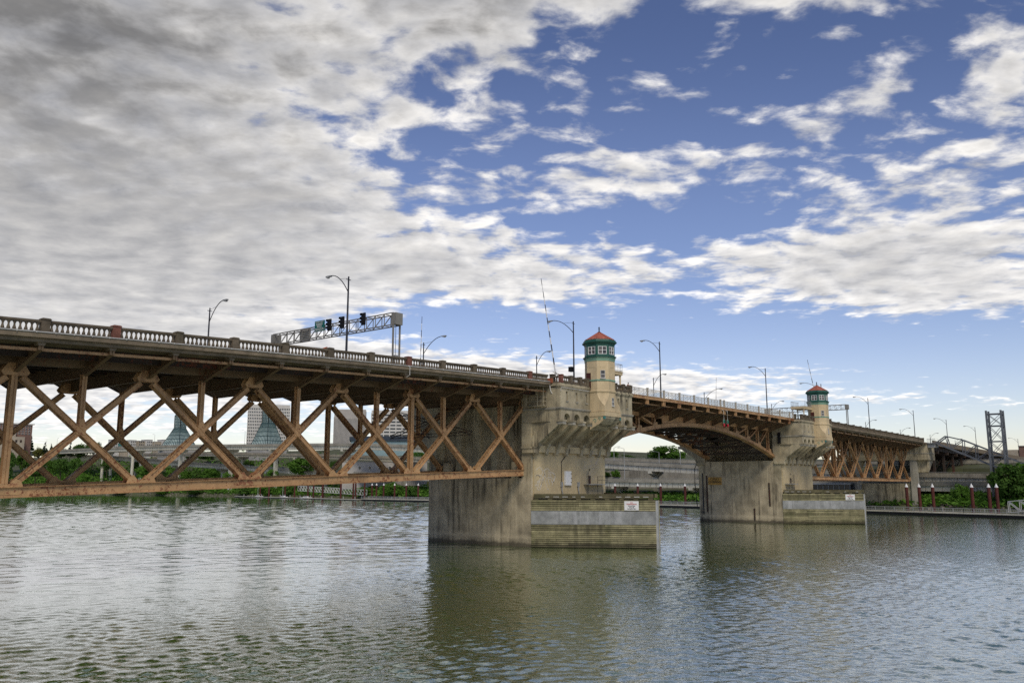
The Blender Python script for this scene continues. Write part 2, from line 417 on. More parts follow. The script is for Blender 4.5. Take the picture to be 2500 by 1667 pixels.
# ================================================================== SETTING: river and banks
def water_mat():
    mt = bpy.data.materials.new('river_water'); mt.use_nodes = True
    k = N(mt.node_tree); mt.node_tree.nodes.clear()
    pos = k.new('ShaderNodeNewGeometry').outputs['Position']
    q = k.v('MULTIPLY', pos, (1.0, 1.0, 0.0))
    rot = k.new('ShaderNodeVectorRotate', rotation_type='Z_AXIS'); k.put(rot.inputs['Vector'], q); rot.inputs['Angle'].default_value = YAW + 0.15
    q = k.v('MULTIPLY', rot.outputs[0], (0.6, 1.0, 1.0))
    ripple = k.noise(q, 3.4, 3.0, 0.6, 0.6)
    lee = k.sstep(k.sep(pos)[1], -45.0, 20.0, 1.0, 0.3)
    bn = k.new('ShaderNodeBump'); bn.inputs['Strength'].default_value = 1.0; bn.inputs['Distance'].default_value = 0.030
    k.put(bn.inputs['Height'], k.m('MULTIPLY', k.m('SUBTRACT', ripple, 0.5), lee))
    lw = k.new('ShaderNodeLayerWeight'); lw.inputs['Blend'].default_value = 0.5
    mt.node_tree.links.new(bn.outputs[0], lw.inputs['Normal'])
    refl = k.m('MULTIPLY_ADD', k.m('POWER', lw.outputs['Facing'], 1.95), 0.85, 0.12)
    df = k.new('ShaderNodeBsdfDiffuse'); gl = k.new('ShaderNodeBsdfGlossy')
    k.put(df.inputs['Color'], k.mix(k.noise(pos, 0.05, 3.0), (0.066, 0.124, 0.018), (0.088, 0.150, 0.028)))
    gl.inputs['Color'].default_value = (0.97, 0.98, 1.0, 1); gl.inputs['Roughness'].default_value = 0.06
    for nd in (df, gl): mt.node_tree.links.new(bn.outputs[0], nd.inputs['Normal'])
    mx = k.new('ShaderNodeMixShader'); k.put(mx.inputs[0], refl)
    mt.node_tree.links.new(df.outputs[0], mx.inputs[1]); mt.node_tree.links.new(gl.outputs[0], mx.inputs[2])
    o = k.new('ShaderNodeOutputMaterial'); mt.node_tree.links.new(mx.outputs[0], o.inputs[0])
    return mt
WATER = water_mat()
def make_river():
    """one sheet to the horizon; real wind waves over the reach in front of the bridge"""
    import numpy as np
    def axis(lo, hi, d0, d1, c, pre, post):
        a = [lo]
        while a[-1] < hi:
            a.append(a[-1] + d0 + (d1 - d0) * min(1.0, max(0.0, (a[-1] - c) / (hi - c))))
        return np.array(pre + a + post)
    xs = axis(2.2, 290, 0.18, 0.95, 55, [-3000.0, -300.0, 0.0], [320.0, 500.0, 1200.0, 4000.0])
    ys = axis(-78, 600, 0.18, 2.6, -30, [-3000.0, -400.0, -95.0], [700.0, 1200.0, 4000.0])
    X, Y = np.meshgrid(xs, ys)
    DX, DY = np.meshgrid(np.gradient(xs), np.gradient(ys)); sp = np.maximum(DX, DY)
    rng = np.random.default_rng(12); Hh = np.zeros_like(X)
    for j in range(110):
        lam = 0.42 * (1.35 / 0.42) ** rng.random()
        th = math.radians(52) + rng.normal() * 0.75
        kx, ky = 2 * math.pi / lam * math.cos(th), 2 * math.pi / lam * math.sin(th)
        amp = 0.0190 * lam / 2 / math.pi * (0.55 + rng.random())
        ok = np.clip(lam / (2.6 * sp) - 0.6, 0, 1)
        Hh += ok * amp * np.sin(kx * X + ky * Y + rng.random() * 6.283)
    Hh = Hh + 6.0 * np.maximum(Hh, 0) ** 2                                  # crests a little sharper than troughs
    far = np.zeros_like(X)                                                   # longer waves in the open reach beyond the bridge
    for j in range(40):
        lam = 1.5 * (6.0 / 1.5) ** rng.random(); th = math.radians(52) + rng.normal() * 0.7
        ok = np.clip(lam / (2.4 * sp) - 0.6, 0, 1)
        far += ok * 0.0165 * lam / 2 / math.pi * (0.55 + rng.random()) * np.sin(2 * math.pi / lam * (math.cos(th) * X + math.sin(th) * Y) + rng.random() * 6.283)
    gust = 1 + 0.32 * np.sin(X * 0.061 + Y * 0.043 + 1.0 + 1.4 * np.sin(Y * 0.031)) * np.sin(X * 0.027 - Y * 0.052 + 2.0) + 0.18 * np.sin(X * 0.15 + 2 * np.sin(Y * 0.05))
    t = np.clip((Y + 40) / 55, 0, 1); lee = 1 - 0.60 * t * t * (3 - 2 * t)    # calmer in the shelter of the bridge
    edge = np.clip((X - 2.2) / 3, 0, 1) * np.clip((290 - X) / 12, 0, 1) * np.clip((Y + 78) / 4, 0, 1) * np.clip((600 - Y) / 60, 0, 1)
    Z = (Hh * gust * lee + far * np.clip((Y + 30) / 110, 0, 1)) * edge
    nx, ny = len(xs), len(ys)
    me = bpy.data.meshes.new('river')
    co = np.stack([X, Y, Z], -1).reshape(-1, 3)
    i = np.arange((ny - 1) * nx).reshape(ny - 1, nx)[:, :-1].ravel()
    q = np.stack([i, i + 1, i + nx + 1, i + nx], -1)
    me.vertices.add(len(co)); me.vertices.foreach_set('co', co.astype(np.float32).ravel())
    me.loops.add(q.size); me.loops.foreach_set('vertex_index', q.astype(np.int32).ravel())
    me.polygons.add(len(q)); me.polygons.foreach_set('loop_start', np.arange(0, q.size, 4, dtype=np.int32))
    me.polygons.foreach_set('use_smooth', np.ones(len(q), dtype=bool))
    me.update(calc_edges=True); me.validate(); me.materials.append(WATER)
    o = bpy.data.objects.new('river', me); COL.objects.link(o); ORG[o] = (0, 0, 0)
    return struct(o)
make_river()

SHORE = [(-900, 240), (-200, 252), (-60, 258), (-30, 267), (0, 279), (40, 281), (120, 285), (250, 292), (420, 299), (480, 296), (540, 284), (640, 262), (800, 236), (1200, 190), (2500, 60)]
def bank_z(s_, Y):
    """ground height s_ metres inland of the waterline"""
    right = lerp_tab([(-20, -3.5), (0, -0.3), (5, 2.2), (16, 4.2), (46, 6.0), (50, 13.2), (70, 15.5), (160, 18), (500, 22), (3000, 30)], s_)
    left = lerp_tab([(-20, -3.5), (0, -0.3), (4, 2.0), (14, 4.0), (36, 9.0), (60, 16), (105, 27), (165, 36), (300, 40), (3000, 60)], s_)
    return right + (left - right) * smooth01(Y, 250, 430)
def make_bank():
    ys = [-900, -500, -250, -120] + [-80 + 8 * i for i in range(120)] + [900, 1000, 1200, 1600, 2500]
    ss = [-20, -8, -3, 0, 2, 4, 7, 11, 16, 24, 34, 46, 50.5, 60, 75, 95, 120, 150, 200, 300, 500, 900, 1800, 3000]
    m_ = MB(); rnd = random.Random(3)
    for Y in ys:
        xs = lerp_tab(SHORE, Y)
        for s_ in ss:
            j = 0.35 if -5 < s_ < 40 else 0
            m_.v.append((xs + s_ + rnd.uniform(-j, j), Y, bank_z(s_, Y) + rnd.uniform(-j, j) * 0.8))
    k = len(ss)
    for i in range(len(ys) - 1):
        for j in range(k - 1):
            a = i * k + j
            m_.f.append((a, a + 1, a + k + 1, a + k))
    return struct(m_.build('east_bank_ground', SOIL))
make_bank()
# rocks along the waterline
def make_riprap():
    m_ = MB(); rnd = random.Random(11)
    for i in range(1100):
        Y = rnd.uniform(-60, 640); s_ = rnd.uniform(-1.5, 5)
        x = lerp_tab(SHORE, Y) + s_; z = bank_z(s_, Y); r_ = rnd.uniform(0.35, 0.95)
        pts = [(x + r_ * rnd.uniform(.6, 1.1) * math.cos(a) * c, Y + r_ * rnd.uniform(.6, 1.1) * math.sin(a) * c, z + r_ * e) for e, c in ((-.4, 1), (.35, .8)) for a in (0.3, 1.6, 2.9, 4.2, 5.4)]
        o = len(m_.v); m_.v += pts
        m_.f += [(o + j, o + (j + 1) % 5, o + 5 + (j + 1) % 5, o + 5 + j) for j in range(5)] + [(o + 5, o + 6, o + 7, o + 8, o + 9)]
    return tag(m_.build('shore_rocks', RIPRAP), 'broken grey rocks lying along the far waterline', 'rocks', kind='stuff')
make_riprap()
# the quay the photographer stands on
struct(MB().box(-400, 2.0, -900, 900, -4, 6.6).build('west_quay', CONC))

# ================================================================== BRIDGE geometry tables
XI = lambda i: 26.417 + 5.4 * i
MIR = lambda x: 284.2 - x
def zr_w(x): return 19.154 + 0.05599 * x - 0.0002 * x * x
def zr_b(x): return 22.95 - 0.00012 * (x - 142.1) ** 2
def zr_e(x): return 22.45 - 0.0088 * (x - 193.9)
def zc_w(x): return 7.22 + 0.0328 * (x - 26.3)
def zc_e(x): return 9.1 - 0.0049 * (x - 200)
YN, YF, YR = 5.0, 20.3, 25.3
HX = 0.82                                    # lower chord depth

def laced(m_, p, q, yc, wd, dY, lace=True, ends=0.9):
    """built-up truss member in the plane y = yc: two channels joined by lacing"""
    p, q = Vector((p[0], 0, p[1])), Vector((q[0], 0, q[1]))
    dd = (q - p); L = dd.length; dd /= L
    nn = Vector((-dd.z, 0, dd.x))
    mid = (p + q) / 2
    for sg in (-1, 1):
        yy = Vector((0, yc + sg * dY / 2, 0))
        m_.obox(mid + yy, dd * L / 2, nn * wd / 2, (0, 0.025, 0))
        for e in (-1, 1):
            m_.obox(mid + yy + Vector((0, sg * 0.055, 0)) + nn * e * (wd / 2 - 0.03), dd * L / 2, nn * 0.022, (0, 0.05, 0))
    if lace:
        for e in (-1, 1):
            base = nn * e * (wd / 2 - 0.015)
            for t in (-1, 0, 1):
                ln = ends if t else 0.5
                m_.obox(mid + dd * t * (L / 2 - ends) + base + Vector((0, yc, 0)), dd * ln * 0.6, nn * 0.012, (0, dY / 2 - 0.03, 0))
            k = max(2, int((L - 2 * ends) / (dY * 0.95)))
            for j in range(k):
                a = -L / 2 + ends + (L - 2 * ends) * j / k; b = -L / 2 + ends + (L - 2 * ends) * (j + 1) / k
                s_ = 1 if j % 2 else -1
                P1 = mid + dd * a + base + Vector((0, yc - s_ * (dY / 2 - .03), 0)); P2 = mid + dd * b + base + Vector((0, yc + s_ * (dY / 2 - .03), 0))
                m_.bar(P1, P2, 0.085, 0.02, nn)
    else:
        m_.obox(mid + nn * (-wd / 2 + 0.015) + Vector((0, yc, 0)), dd * L / 2, nn * 0.012, (0, dY / 2 - .03, 0))

def strut(m_, p, q, yc, wd, dY):
    """upright of two front angles with a groove, a web and the same behind"""
    p, q = Vector((p[0], 0, p[1])), Vector((q[0], 0, q[1]))
    dd = (q - p); L = dd.length; dd /= L; nn = Vector((-dd.z, 0, dd.x)); mid = (p + q) / 2
    for sg in (-1, 1):
        for e in (-1, 1):
            m_.obox(mid + Vector((0, yc + sg * dY / 2, 0)) + nn * e * (wd / 4 + 0.015), dd * L / 2, nn * (wd / 4 - 0.015), (0, 0.03, 0))
    m_.obox(mid + Vector((0, yc, 0)), dd * L / 2, nn * 0.04, (0, dY / 2 - 0.02, 0))

def ribbon(m_, xs, y0, y1, zf, a, b):
    """box strip following zf(x) from zf+a to zf+b"""
    k = len(xs)
    o = len(m_.v)
    for x in xs:
        z = zf(x)
        m_.v += [(x, y0, z + a), (x, y1, z + a), (x, y1, z + b), (x, y0, z + b)]
    for i in range(k - 1):
        q = o + i * 4
        for j in range(4):
            m_.f.append((q + j, q + (j + 1) % 4, q + 4 + (j + 1) % 4, q + 4 + j))
    m_.f += [(o, o + 3, o + 2, o + 1), (o + 4 * k - 4, o + 4 * k - 3, o + 4 * k - 2, o + 4 * k - 1)]
    return m_

def floor_beam(parent, X, z, tip=-2.2, low=-3.65, top=-1.62, fl=0.17, m_=STEEL_SHADE):
    """cantilevered plate girder across the bridge at X; z = rail top"""
    poly = [(0.35, z + top), (0.35, z + tip), (YN, z + low), (YF, z + low), (YR - 0.35, z + tip), (YR - 0.35, z + top)]
    b = MB().prism(poly, 'x', X - 0.02, X + 0.02)
    ed = [(0.35, z + tip), (YN, z + low), (YF, z + low), (YR - 0.35, z + tip)]
    for (ya, za), (yb, zb) in zip(ed, ed[1:]):
        b.bar((X, ya, za), (X, yb, zb), 2 * fl, 0.04)
    for y in (1.6, 2.9, 4.1):                # web stiffeners
        zz = z + tip + (low - tip) * (y - .35) / (YN - .35)
        b.box(X - 0.1, X + 0.1, y - .02, y + .02, zz, z + top)
    b.box(X - 0.19, X - 0.03, 0.29, 0.34, z + tip - 0.02, z - 1.88)
    b.box(X + 0.03, X + 0.19, 0.29, 0.34, z + tip - 0.02, z - 1.88)
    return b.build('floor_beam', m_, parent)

GUS_L = [(a_ * 0.84, b_ * 0.84 - 0.06) for a_, b_ in ((-1.5, -0.62), (1.5, -0.62), (1.55, 0.12), (1.34, 0.62), (0.86, 0.86), (0.5, 0.46), (0.22, 0.32), (-0.22, 0.32), (-0.5, 0.46), (-0.86, 0.86), (-1.34, 0.62), (-1.55, 0.12))]
GUS_U = [(-0.6, 0.6), (0.6, 0.6), (1.05, -0.12), (0.85, -0.38), (-0.85, -0.38), (-1.05, -0.12)]

def truss_span(root, idx, mapx, zr, zc, full, fine=True):
    X = {i: mapx(XI(i)) for i in idx}
    lo = lambda i: (X[i], zc(X[i]) + HX / 2)
    hi = lambda i: (X[i], zr(X[i]) - 3.42)
    ev = [i for i in idx if i % 2 == 0]
    xs = sorted(X.values())
    for yc in (YN, YF):
        dm = STEEL
        near = yc == YN
        # lower chord, one length per double panel
        for a, b in zip(ev, ev[1:]):
            x0, x1 = sorted((X[a], X[b])); b_ = MB()
            x1 -= 0.02
            for sg in (-1, 1):
                ribbon(b_, [x0, x1], yc + sg * 0.36 - 0.03, yc + sg * 0.36 + 0.03, zc, 0.0, HX)
                ribbon(b_, [x0, x1], yc + sg * 0.47 - 0.11 + (0.0 if sg > 0 else 0.0), yc + sg * 0.47 + 0.08, zc, HX - 0.035, HX + 0.005)
                ribbon(b_, [x0, x1], yc + sg * 0.45 - 0.06, yc + sg * 0.45 + 0.06, zc, -0.005, 0.035)
                ribbon(b_, [x0 + (x1 - x0) * .42, x0 + (x1 - x0) * .58], yc + sg * 0.40 - 0.02, yc + sg * 0.40 + 0.02, zc, 0.06, HX - 0.06)
            ribbon(b_, [x0, x1], yc - 0.33, yc + 0.33, zc, HX - 0.09, HX - 0.05)
            b_.build('lower_chord', STEEL, root)
            # upper chord
            u_ = MB(); z_ = lambda x: zr(x) - 2.62
            for sg in (-1, 1):
                ribbon(u_, [x0, x1], yc + sg * 0.33 - 0.03, yc + sg * 0.33 + 0.03, z_, -0.3, 0.38)
            ribbon(u_, [x0, x1], yc - 0.45, yc + 0.45, z_, 0.38, 0.42)
            ribbon(u_, [x0, x1], yc - 0.28, yc + 0.28, z_, -0.30, -0.27)
            u_.build('upper_chord', STEEL_SHADE, root)
        for a, b in zip(ev, ev[1:]):
            def cut(p_, q_, c0, c1):
                L_ = math.hypot(q_[0] - p_[0], q_[1] - p_[1]); ux, uz = (q_[0] - p_[0]) / L_, (q_[1] - p_[1]) / L_
                return (p_[0] + ux * c0, p_[1] + uz * c0), (q_[0] - ux * c1, q_[1] - uz * c1)
            m1 = MB(); laced(m1, *cut(hi(a), lo(b), .75, .5), yc, 0.45, 0.56, fine); m1.build('diagonal', dm, root)
            m2 = MB(); laced(m2, *cut(lo(a), hi(b), .5, .75), yc, 0.46, 0.46, fine); m2.build('diagonal', dm, root)
            c = a + 1
            mid = ((lo(a)[0] + hi(b)[0]) / 2, (lo(a)[1] + hi(b)[1]) / 2)
            m3 = MB(); strut(m3, (X[c], mid[1]), (X[c], hi(c)[1]), yc, 0.40, 0.46)
            m3.prism([(X[c] - .36, mid[1] - .3), (X[c] + .36, mid[1] - .3), (X[c] + .42, mid[1] + .2), (X[c] + .2, mid[1] + 1.0), (X[c] - .2, mid[1] + 1.0), (X[c] - .42, mid[1] + .2)], 'y', yc - 0.345, yc - 0.325)
            m3.build('sub_vertical', dm, root)
        for i in ev:
            if i in full:
                m4 = MB(); strut(m4, lo(i), hi(i), yc, 0.46, 0.52); m4.build('vertical', dm, root)
            for sg in (-1, 1):
                zl, zh = zc(X[i]) + HX, zr(X[i]) - 3.42
                if i not in (idx[0], idx[-1]) or True:
                    MB().prism([(X[i] + a, zl + b) for a, b in GUS_L], 'y', yc + sg * 0.40 - 0.012, yc + sg * 0.40 + 0.012).build('gusset_plate', STEELR, root)
                    MB().prism([(X[i] + a, zh + b) for a, b in GUS_U], 'y', yc + sg * 0.375 - 0.012, yc + sg * 0.375 + 0.012).build('gusset_plate', STEEL, root)
    # lateral bracing between the two lower chords and sway struts
    for a, b in zip(ev, ev[1:]):
        za, zb = zc(X[a]) + 0.35, zc(X[b]) + 0.35
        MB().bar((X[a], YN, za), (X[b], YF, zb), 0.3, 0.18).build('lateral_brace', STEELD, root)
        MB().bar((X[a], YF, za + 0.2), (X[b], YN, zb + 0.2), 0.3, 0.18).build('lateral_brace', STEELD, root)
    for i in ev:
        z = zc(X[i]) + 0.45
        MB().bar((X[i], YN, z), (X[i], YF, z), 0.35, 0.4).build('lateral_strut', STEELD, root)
    for i in [q for q in ev if q == 10]:
        z0, z1 = zc(X[i]) + 1.0, zr(X[i]) - 4.4
        zm = z0 + (z1 - z0) * 0.55
        m5 = MB()
        for (ya, za, yb, zb) in ((YN, z1, YF, zm), (YF, z1, YN, zm), (YN, zm, YF, zm)):
            m5.bar((X[i], ya, za), (X[i], yb, zb), 0.05, 0.09)
            m5.bar((X[i], ya, za + .4), (X[i], yb, zb + .4), 0.05, 0.09)
            for q in range(24):
                t0, t1 = q / 24, (q + 1) / 24
                o1, o2 = (0, .4) if q % 2 else (.4, 0)
                m5.bar((X[i], ya + (yb - ya) * t0, za + (zb - za) * t0 + o1), (X[i], ya + (yb - ya) * t1, za + (zb - za) * t1 + o2), 0.03, 0.05)
        m5.build('sway_frame', STEELD, root)
    for i in idx:
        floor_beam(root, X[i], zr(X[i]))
        # concrete haunch over the bracket end
        x, z = X[i], zr(X[i])
        MB().prism([(x - 0.34, z - 1.64), (x + 0.34, z - 1.64), (x + 0.2, z - 1.88), (x - 0.2, z - 1.88)], 'y', 0.22, 1.0).build('haunch', FASC, root)
    sx = [xs[0] + (xs[-1] - xs[0]) * q / 24 for q in range(25)]
    for y in (2.6, 7.8, 10.4, 12.65, 15, 17.5, 22.7):
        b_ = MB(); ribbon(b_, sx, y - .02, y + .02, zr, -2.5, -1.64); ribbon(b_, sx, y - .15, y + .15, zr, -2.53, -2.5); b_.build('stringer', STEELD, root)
    for y in (0.75, YR - 0.75):
        b_ = MB(); ribbon(b_, sx, y - .10, y + 0.06, zr, -2.26, -2.04); b_.build('edge_beam', STEEL, root)
    # deck, fascia
    ex = ([sx[0] - 1.0] + sx + [sx[-1] + 1.0]) if False else sx
    b_ = MB(); ribbon(b_, ex, 0.42, YR - 0.42, zr, -1.62, -1.12); b_.build('deck_slab', FASC, root)
    b_ = MB(); ribbon(b_, ex, 4.2, YR - 4.2, zr, -1.118, -1.1); b_.build('roadway', ASPH, root)
    for sg in (0, 1):
        f = (lambda y: y) if not sg else (lambda y: YR - y)
        a_, c_ = sorted((f(-0.26), f(0.42)))
        b_ = MB(); ribbon(b_, ex, a_, c_, zr, -1.34, -0.96); b_.build('fascia', FASC, root)
        a_, c_ = sorted((f(0.06), f(0.42)))
        b_ = MB(); ribbon(b_, ex, a_, c_, zr, -1.64, -1.341); b_.build('fascia', FASC, root)
    return X

# ------------------------------------------------------------------ balustrades
BAL = MB().lathe([(0.10, 0.0), (0.13, 0.03), (0.14, 0.12), (0.085, 0.27), (0.07, 0.40), (0.10, 0.50), (0.155, 0.60)], 8).mesh('baluster', RAILC)
def balustrade(root, pts, zfun, nb, post_w=0.62, red=(), posts=True, y=0.0, piece='baluster', lastpost=True):
    """pts: x of posts along y; zfun = rail top"""
    for k, x in enumerate(pts):
        if not posts: break
        if k == len(pts) - 1 and not lastpost: break
        z = zfun(x); hw = post_w / 2
        b_ = MB().box(x - hw, x + hw, y - 0.24, y + 0.24, z - 0.957, z + 0.02)
        b_.prism([(x - hw - .05, z + .02), (x + hw + .05, z + .02), (x + hw + .05, z + .09), (x + hw - .04, z + .15), (x - hw + .04, z + .15), (x - hw - .05, z + .09)], 'y', y - 0.29, y + 0.29)
        if abs(x - 0) > 1e9: pass
        b_.build('post', RAILR if k in red else RAILC, root)
    for k, (a, b) in enumerate(zip(pts, pts[1:])):
        a, b = (a, b) if a < b else (b, a)
        x0, x1 = a + post_w / 2, b - post_w / 2
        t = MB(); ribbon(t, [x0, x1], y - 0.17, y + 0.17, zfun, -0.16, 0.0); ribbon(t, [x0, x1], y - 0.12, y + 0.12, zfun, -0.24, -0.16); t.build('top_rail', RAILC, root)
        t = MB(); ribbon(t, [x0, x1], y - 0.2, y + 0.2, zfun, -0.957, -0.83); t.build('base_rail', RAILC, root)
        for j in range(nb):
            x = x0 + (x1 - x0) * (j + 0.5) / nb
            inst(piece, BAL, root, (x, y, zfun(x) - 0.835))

# ================================================================== WEST SPAN
west = thing('truss_span', (91, 12.6, 9.3), 'tan riveted steel truss span at left, near end of the bridge', 'truss span', 'steel truss spans')
truss_span(west, list(range(-4, 13)), lambda x: x, zr_w, zc_w, (0, 8, -8))
wb = thing('stone_balustrade', (XI(12), 0, zr_w(XI(12)) - 1), 'long grey concrete balustrade along the left truss span', 'balustrade')
balustrade(wb, [XI(i) for i in range(-4, 12)] + [90.0], zr_w, 12, red=(5, 11, 15), lastpost=False)
cp = MB(); sx = [4.9 + (90.2 - 4.9) * q / 24 for q in range(25)]
cp.tube([(x, -0.30, zr_w(x) - 0.93) for x in sx], 0.045, 6); cp.build('conduit', OFFW, wb)
b_ = MB()
for k in range(60):                          # conduit clips
    x = 8 + 82 * k / 60
    b_.box(x - .03, x + .03, -0.36, -0.255, zr_w(x) - 1.0, zr_w(x) - 0.87)
b_.build('conduit_clip', OFFW, wb, kind='stuff')
b_ = MB().tube([(64.05, -0.30, zr_w(64) - 0.93), (64.2, -0.31, zr_w(64) - 1.05), (64.2, -0.31, zr_w(64) - 1.9), (64.2, 0.2, zr_w(64) - 2.1)], 0.05, 6); b_.build('drain_pipe', OFFW, wb)

# ================================================================== EAST SPAN
east = thing('truss_span', (193, 12.6, 9.2), 'tan steel truss span at right, beyond the far tower', 'truss span', 'steel truss spans')
truss_span(east, list(range(-4, 13)), MIR, zr_e, zc_e, (0, 8), fine=True)
eb = thing('stone_balustrade', (MIR(XI(12)), 0, 21.4), 'grey concrete balustrade along the far right truss span', 'balustrade')
balustrade(eb, [MIR(XI(i)) for i in range(11, -5, -1)], zr_e, 12)

# ================================================================== PIERS
PW, PY = 9.0, -1.65                    # half length along the bridge, parapet plane
RIBS = [-8.65, -6.4, -4.1, -1.8, 1.8, 4.1, 6.4, 8.65]
def panel_wall(m_, u0, u1, z0, z1, holes, y0, y1, fx):
    """flat wall from u0..u1, z0..z1, thick y0..y1, leaving rectangular holes (ua, ub, za, zb)"""
    us = sorted({u0, u1, *[h[0] for h in holes], *[h[1] for h in holes]})
    for a, b in zip(us, us[1:]):
        zz = sorted([(h[2], h[3]) for h in holes if h[0] <= a + 1e-6 and h[1] >= b - 1e-6])
        z = z0
        for (za, zb) in zz:
            if za > z: m_.box(*sorted((fx(a), fx(b))), y0, y1, z, za)
            z = zb
        if z < z1: m_.box(*sorted((fx(a), fx(b))), y0, y1, z, z1)
def pier(cx, s, label):
    """s = +1 when the lifting span lies towards +x"""
    fx = lambda u: cx + s * u
    root = thing('bridge_pier', (cx, 10, 0), label, 'bridge pier', 'concrete river piers')
    def bx(m_, u0, u1, y0, y1, z0, z1):
        a, b = sorted((fx(u0), fx(u1))); return m_.box(a, b, y0, y1, z0, z1)
    # shaft in the river, with a cap ledge on the lifting side
    bx(MB(), -PW, PW, 3.3, 22.4, -4, 9.0).build('shaft', CONCW, root)
    m_ = MB(); bx(m_, -PW + 1.6, PW, 4.9, 20.8, 9.0, 13.0)
    bx(m_, -PW, -PW + 1.6, 5.7, 6.7, 9.0, 11.2); bx(m_, -PW, -PW + 1.6, 18.6, 19.6, 9.0, 11.2)
    m_.build('shaft', CONCW, root)
    bx(MB(), -PW, PW, 3.3, 4.9, 9.0, 16.35).build('end_wall', CONC, root)
    bx(MB(), -PW, PW, 20.8, 22.4, 9.0, 16.35).build('end_wall', CONC, root)
    m_ = MB()
    bx(m_, -PW + 1.6, -PW + 2.4, 4.9, 20.8, 13.0, 20.4)
    for y in (7.2, 10.2, 13.6, 17.0):
        bx(m_, -PW + 1.1, -PW + 1.6, y, y + 1.1, 9.0, 20.4)
    bx(m_, 1.0, 1.6, 4.9, 20.8, 13.0, 20.4)
    m_.build('cross_wall', CONC, root)
    m_ = MB(); bx(m_, -PW, PW, 4.0, 21.3, 20.42, 21.35); m_.build('deck_slab', CONC, root)
    m_ = MB(); bx(m_, -PW, PW, 4.3, 21.0, 21.352, 21.40); m_.build('roadway', ASPH, root)
    for north in (False, True):
        fy = (lambda y: YR - y) if north else (lambda y: y)
        def by(m_, u0, u1, y0, y1, z0, z1):
            a, b = sorted((fy(y0), fy(y1))); return bx(m_, u0, u1, a, b, z0, z1)
        # sloping soffit behind the ribs and the ledge under it
        a0, a1 = sorted((fx(-PW + 0.2), fx(PW - 0.2)))
        MB().prism([(fy(3.31), 12.75), (fy(2.95), 12.75), (fy(2.95), 13.55), (fy(-0.95), 16.75), (fy(-0.95), 17.6), (fy(3.31), 17.6)], 'x', a0, a1).build('soffit', CONC, root)
        m_ = MB(); by(m_, -PW + 0.35, PW - 0.35, 2.62, 3.3, 12.45, 13.35); m_.build('ledge', CREAMW if not north else CONC, root)
        m_ = MB(); by(m_, -PW - 0.32, -PW + 0.45, 2.45, 4.6, 12.35, 12.95); by(m_, -PW - 0.42, -PW + 0.5, 2.35, 4.7, 12.951, 13.16)
        by(m_, PW - 0.45, PW + 0.32, 2.45, 4.6, 12.35, 12.95); m_.build('corner_bracket', CONC, root)
        for u in RIBS:
            hw = 0.34 if abs(u) > 8 else 0.27
            a0, a1 = sorted((fx(u - hw), fx(u + hw)))
            r_ = MB().prism([(fy(3.32), 12.3), (fy(2.72), 12.05), (fy(2.5), 12.2), (fy(2.42), 12.9), (fy(2.15), 13.25), (fy(2.05), 13.62), (fy(-1.55), 16.12), (fy(-1.55), 16.62), (fy(0.2), 16.62), (fy(3.32), 14.4)], 'x', a0, a1)
            r_.build('corbel_rib', CONC, root)
            k_ = MB(); by(k_, u - hw - .06, u + hw + .06, -2.02, -1.2, 15.98, 16.34)
            k_.build('corbel_cap', CONCL, root)
            k_ = MB(); by(k_, u - hw - .14, u + hw + .14, -2.08, -1.1, 16.342, 16.56); k_.build('corbel_cap', CONC, root)
        # arcade between the ribs
        edges = [-PW] + [(a + b) / 2 for a, b in zip(RIBS, RIBS[1:])] + [PW]
        m_ = MB(); y0, y1 = sorted((fy(PY), fy(PY + 0.55)))
        for a, b in zip(RIBS, RIBS[1:]):
            if abs(a + b) < 0.1:
                continue
            c = (a + b) / 2; hwid = 0.70
            zt = 17.98; zs = 16.78; zb = 16.56
            for (p_, q_) in ((a, c - hwid), (c + hwid, b)):
                bx(m_, p_, q_, y0, y1, zb, zt)
            k = 10
            arc = [(c - hwid * math.cos(math.pi * j / k), zs + hwid * math.sin(math.pi * j / k)) for j in range(k + 1)]
            for (xa, za), (xb, zb2) in zip(arc, arc[1:]):
                vv = [(fx(xa), y0, za), (fx(xb), y0, zb2), (fx(xb), y0, zt), (fx(xa), y0, zt), (fx(xa), y1, za), (fx(xb), y1, zb2), (fx(xb), y1, zt), (fx(xa), y1, zt)]
                m_.add(vv, [(0, 1, 2, 3), (7, 6, 5, 4), (0, 4, 5, 1), (3, 2, 6, 7), (0, 3, 7, 4), (1, 5, 6, 2)])
        bx(m_, -1.8, 1.8, y0, y1, 16.56, 17.98)
        bx(m_, -PW, RIBS[0], y0, y1, 16.56, 17.98); bx(m_, RIBS[-1], PW, y0, y1, 16.56, 17.98)
        m_.build('arcade', CONC, root)
        for e in (-1, 1):
            m_ = MB(); by(m_, e * PW, e * (PW - 0.55), PY + 0.55, 4.88, 16.36, 17.98); m_.build('end_wall', CONC, root)
        # wall above with slot windows
        m_ = MB(); y0, y1 = sorted((fy(PY), fy(PY + 0.5)))
        holes = [(u - 0.23, u + 0.23, 19.15, 20.4) for u in [(a + b) / 2 for a, b in zip(RIBS, RIBS[1:])] if abs(u) > 1]
        panel_wall(m_, -PW, PW, 18.24, 20.9, holes, y0, y1, fx)
        m_.build('upper_wall', CONC, root)
        m_ = MB(); y0, y1 = sorted((fy(PY + 0.22), fy(PY + 0.49)))
        for h in holes:
            m_ = MB(); bx(m_, h[0] + .002, h[1] - .002, y0, y1, h[2] + .002, h[3] - .002); m_.build('slot_infill', CONCL, root)
            m_ = MB(); by(m_, h[0] - .06, h[1] + .06, PY - .09, PY + .2, h[2] - .16, h[2] - .002); m_.build('slot_sill', CONCL, root)
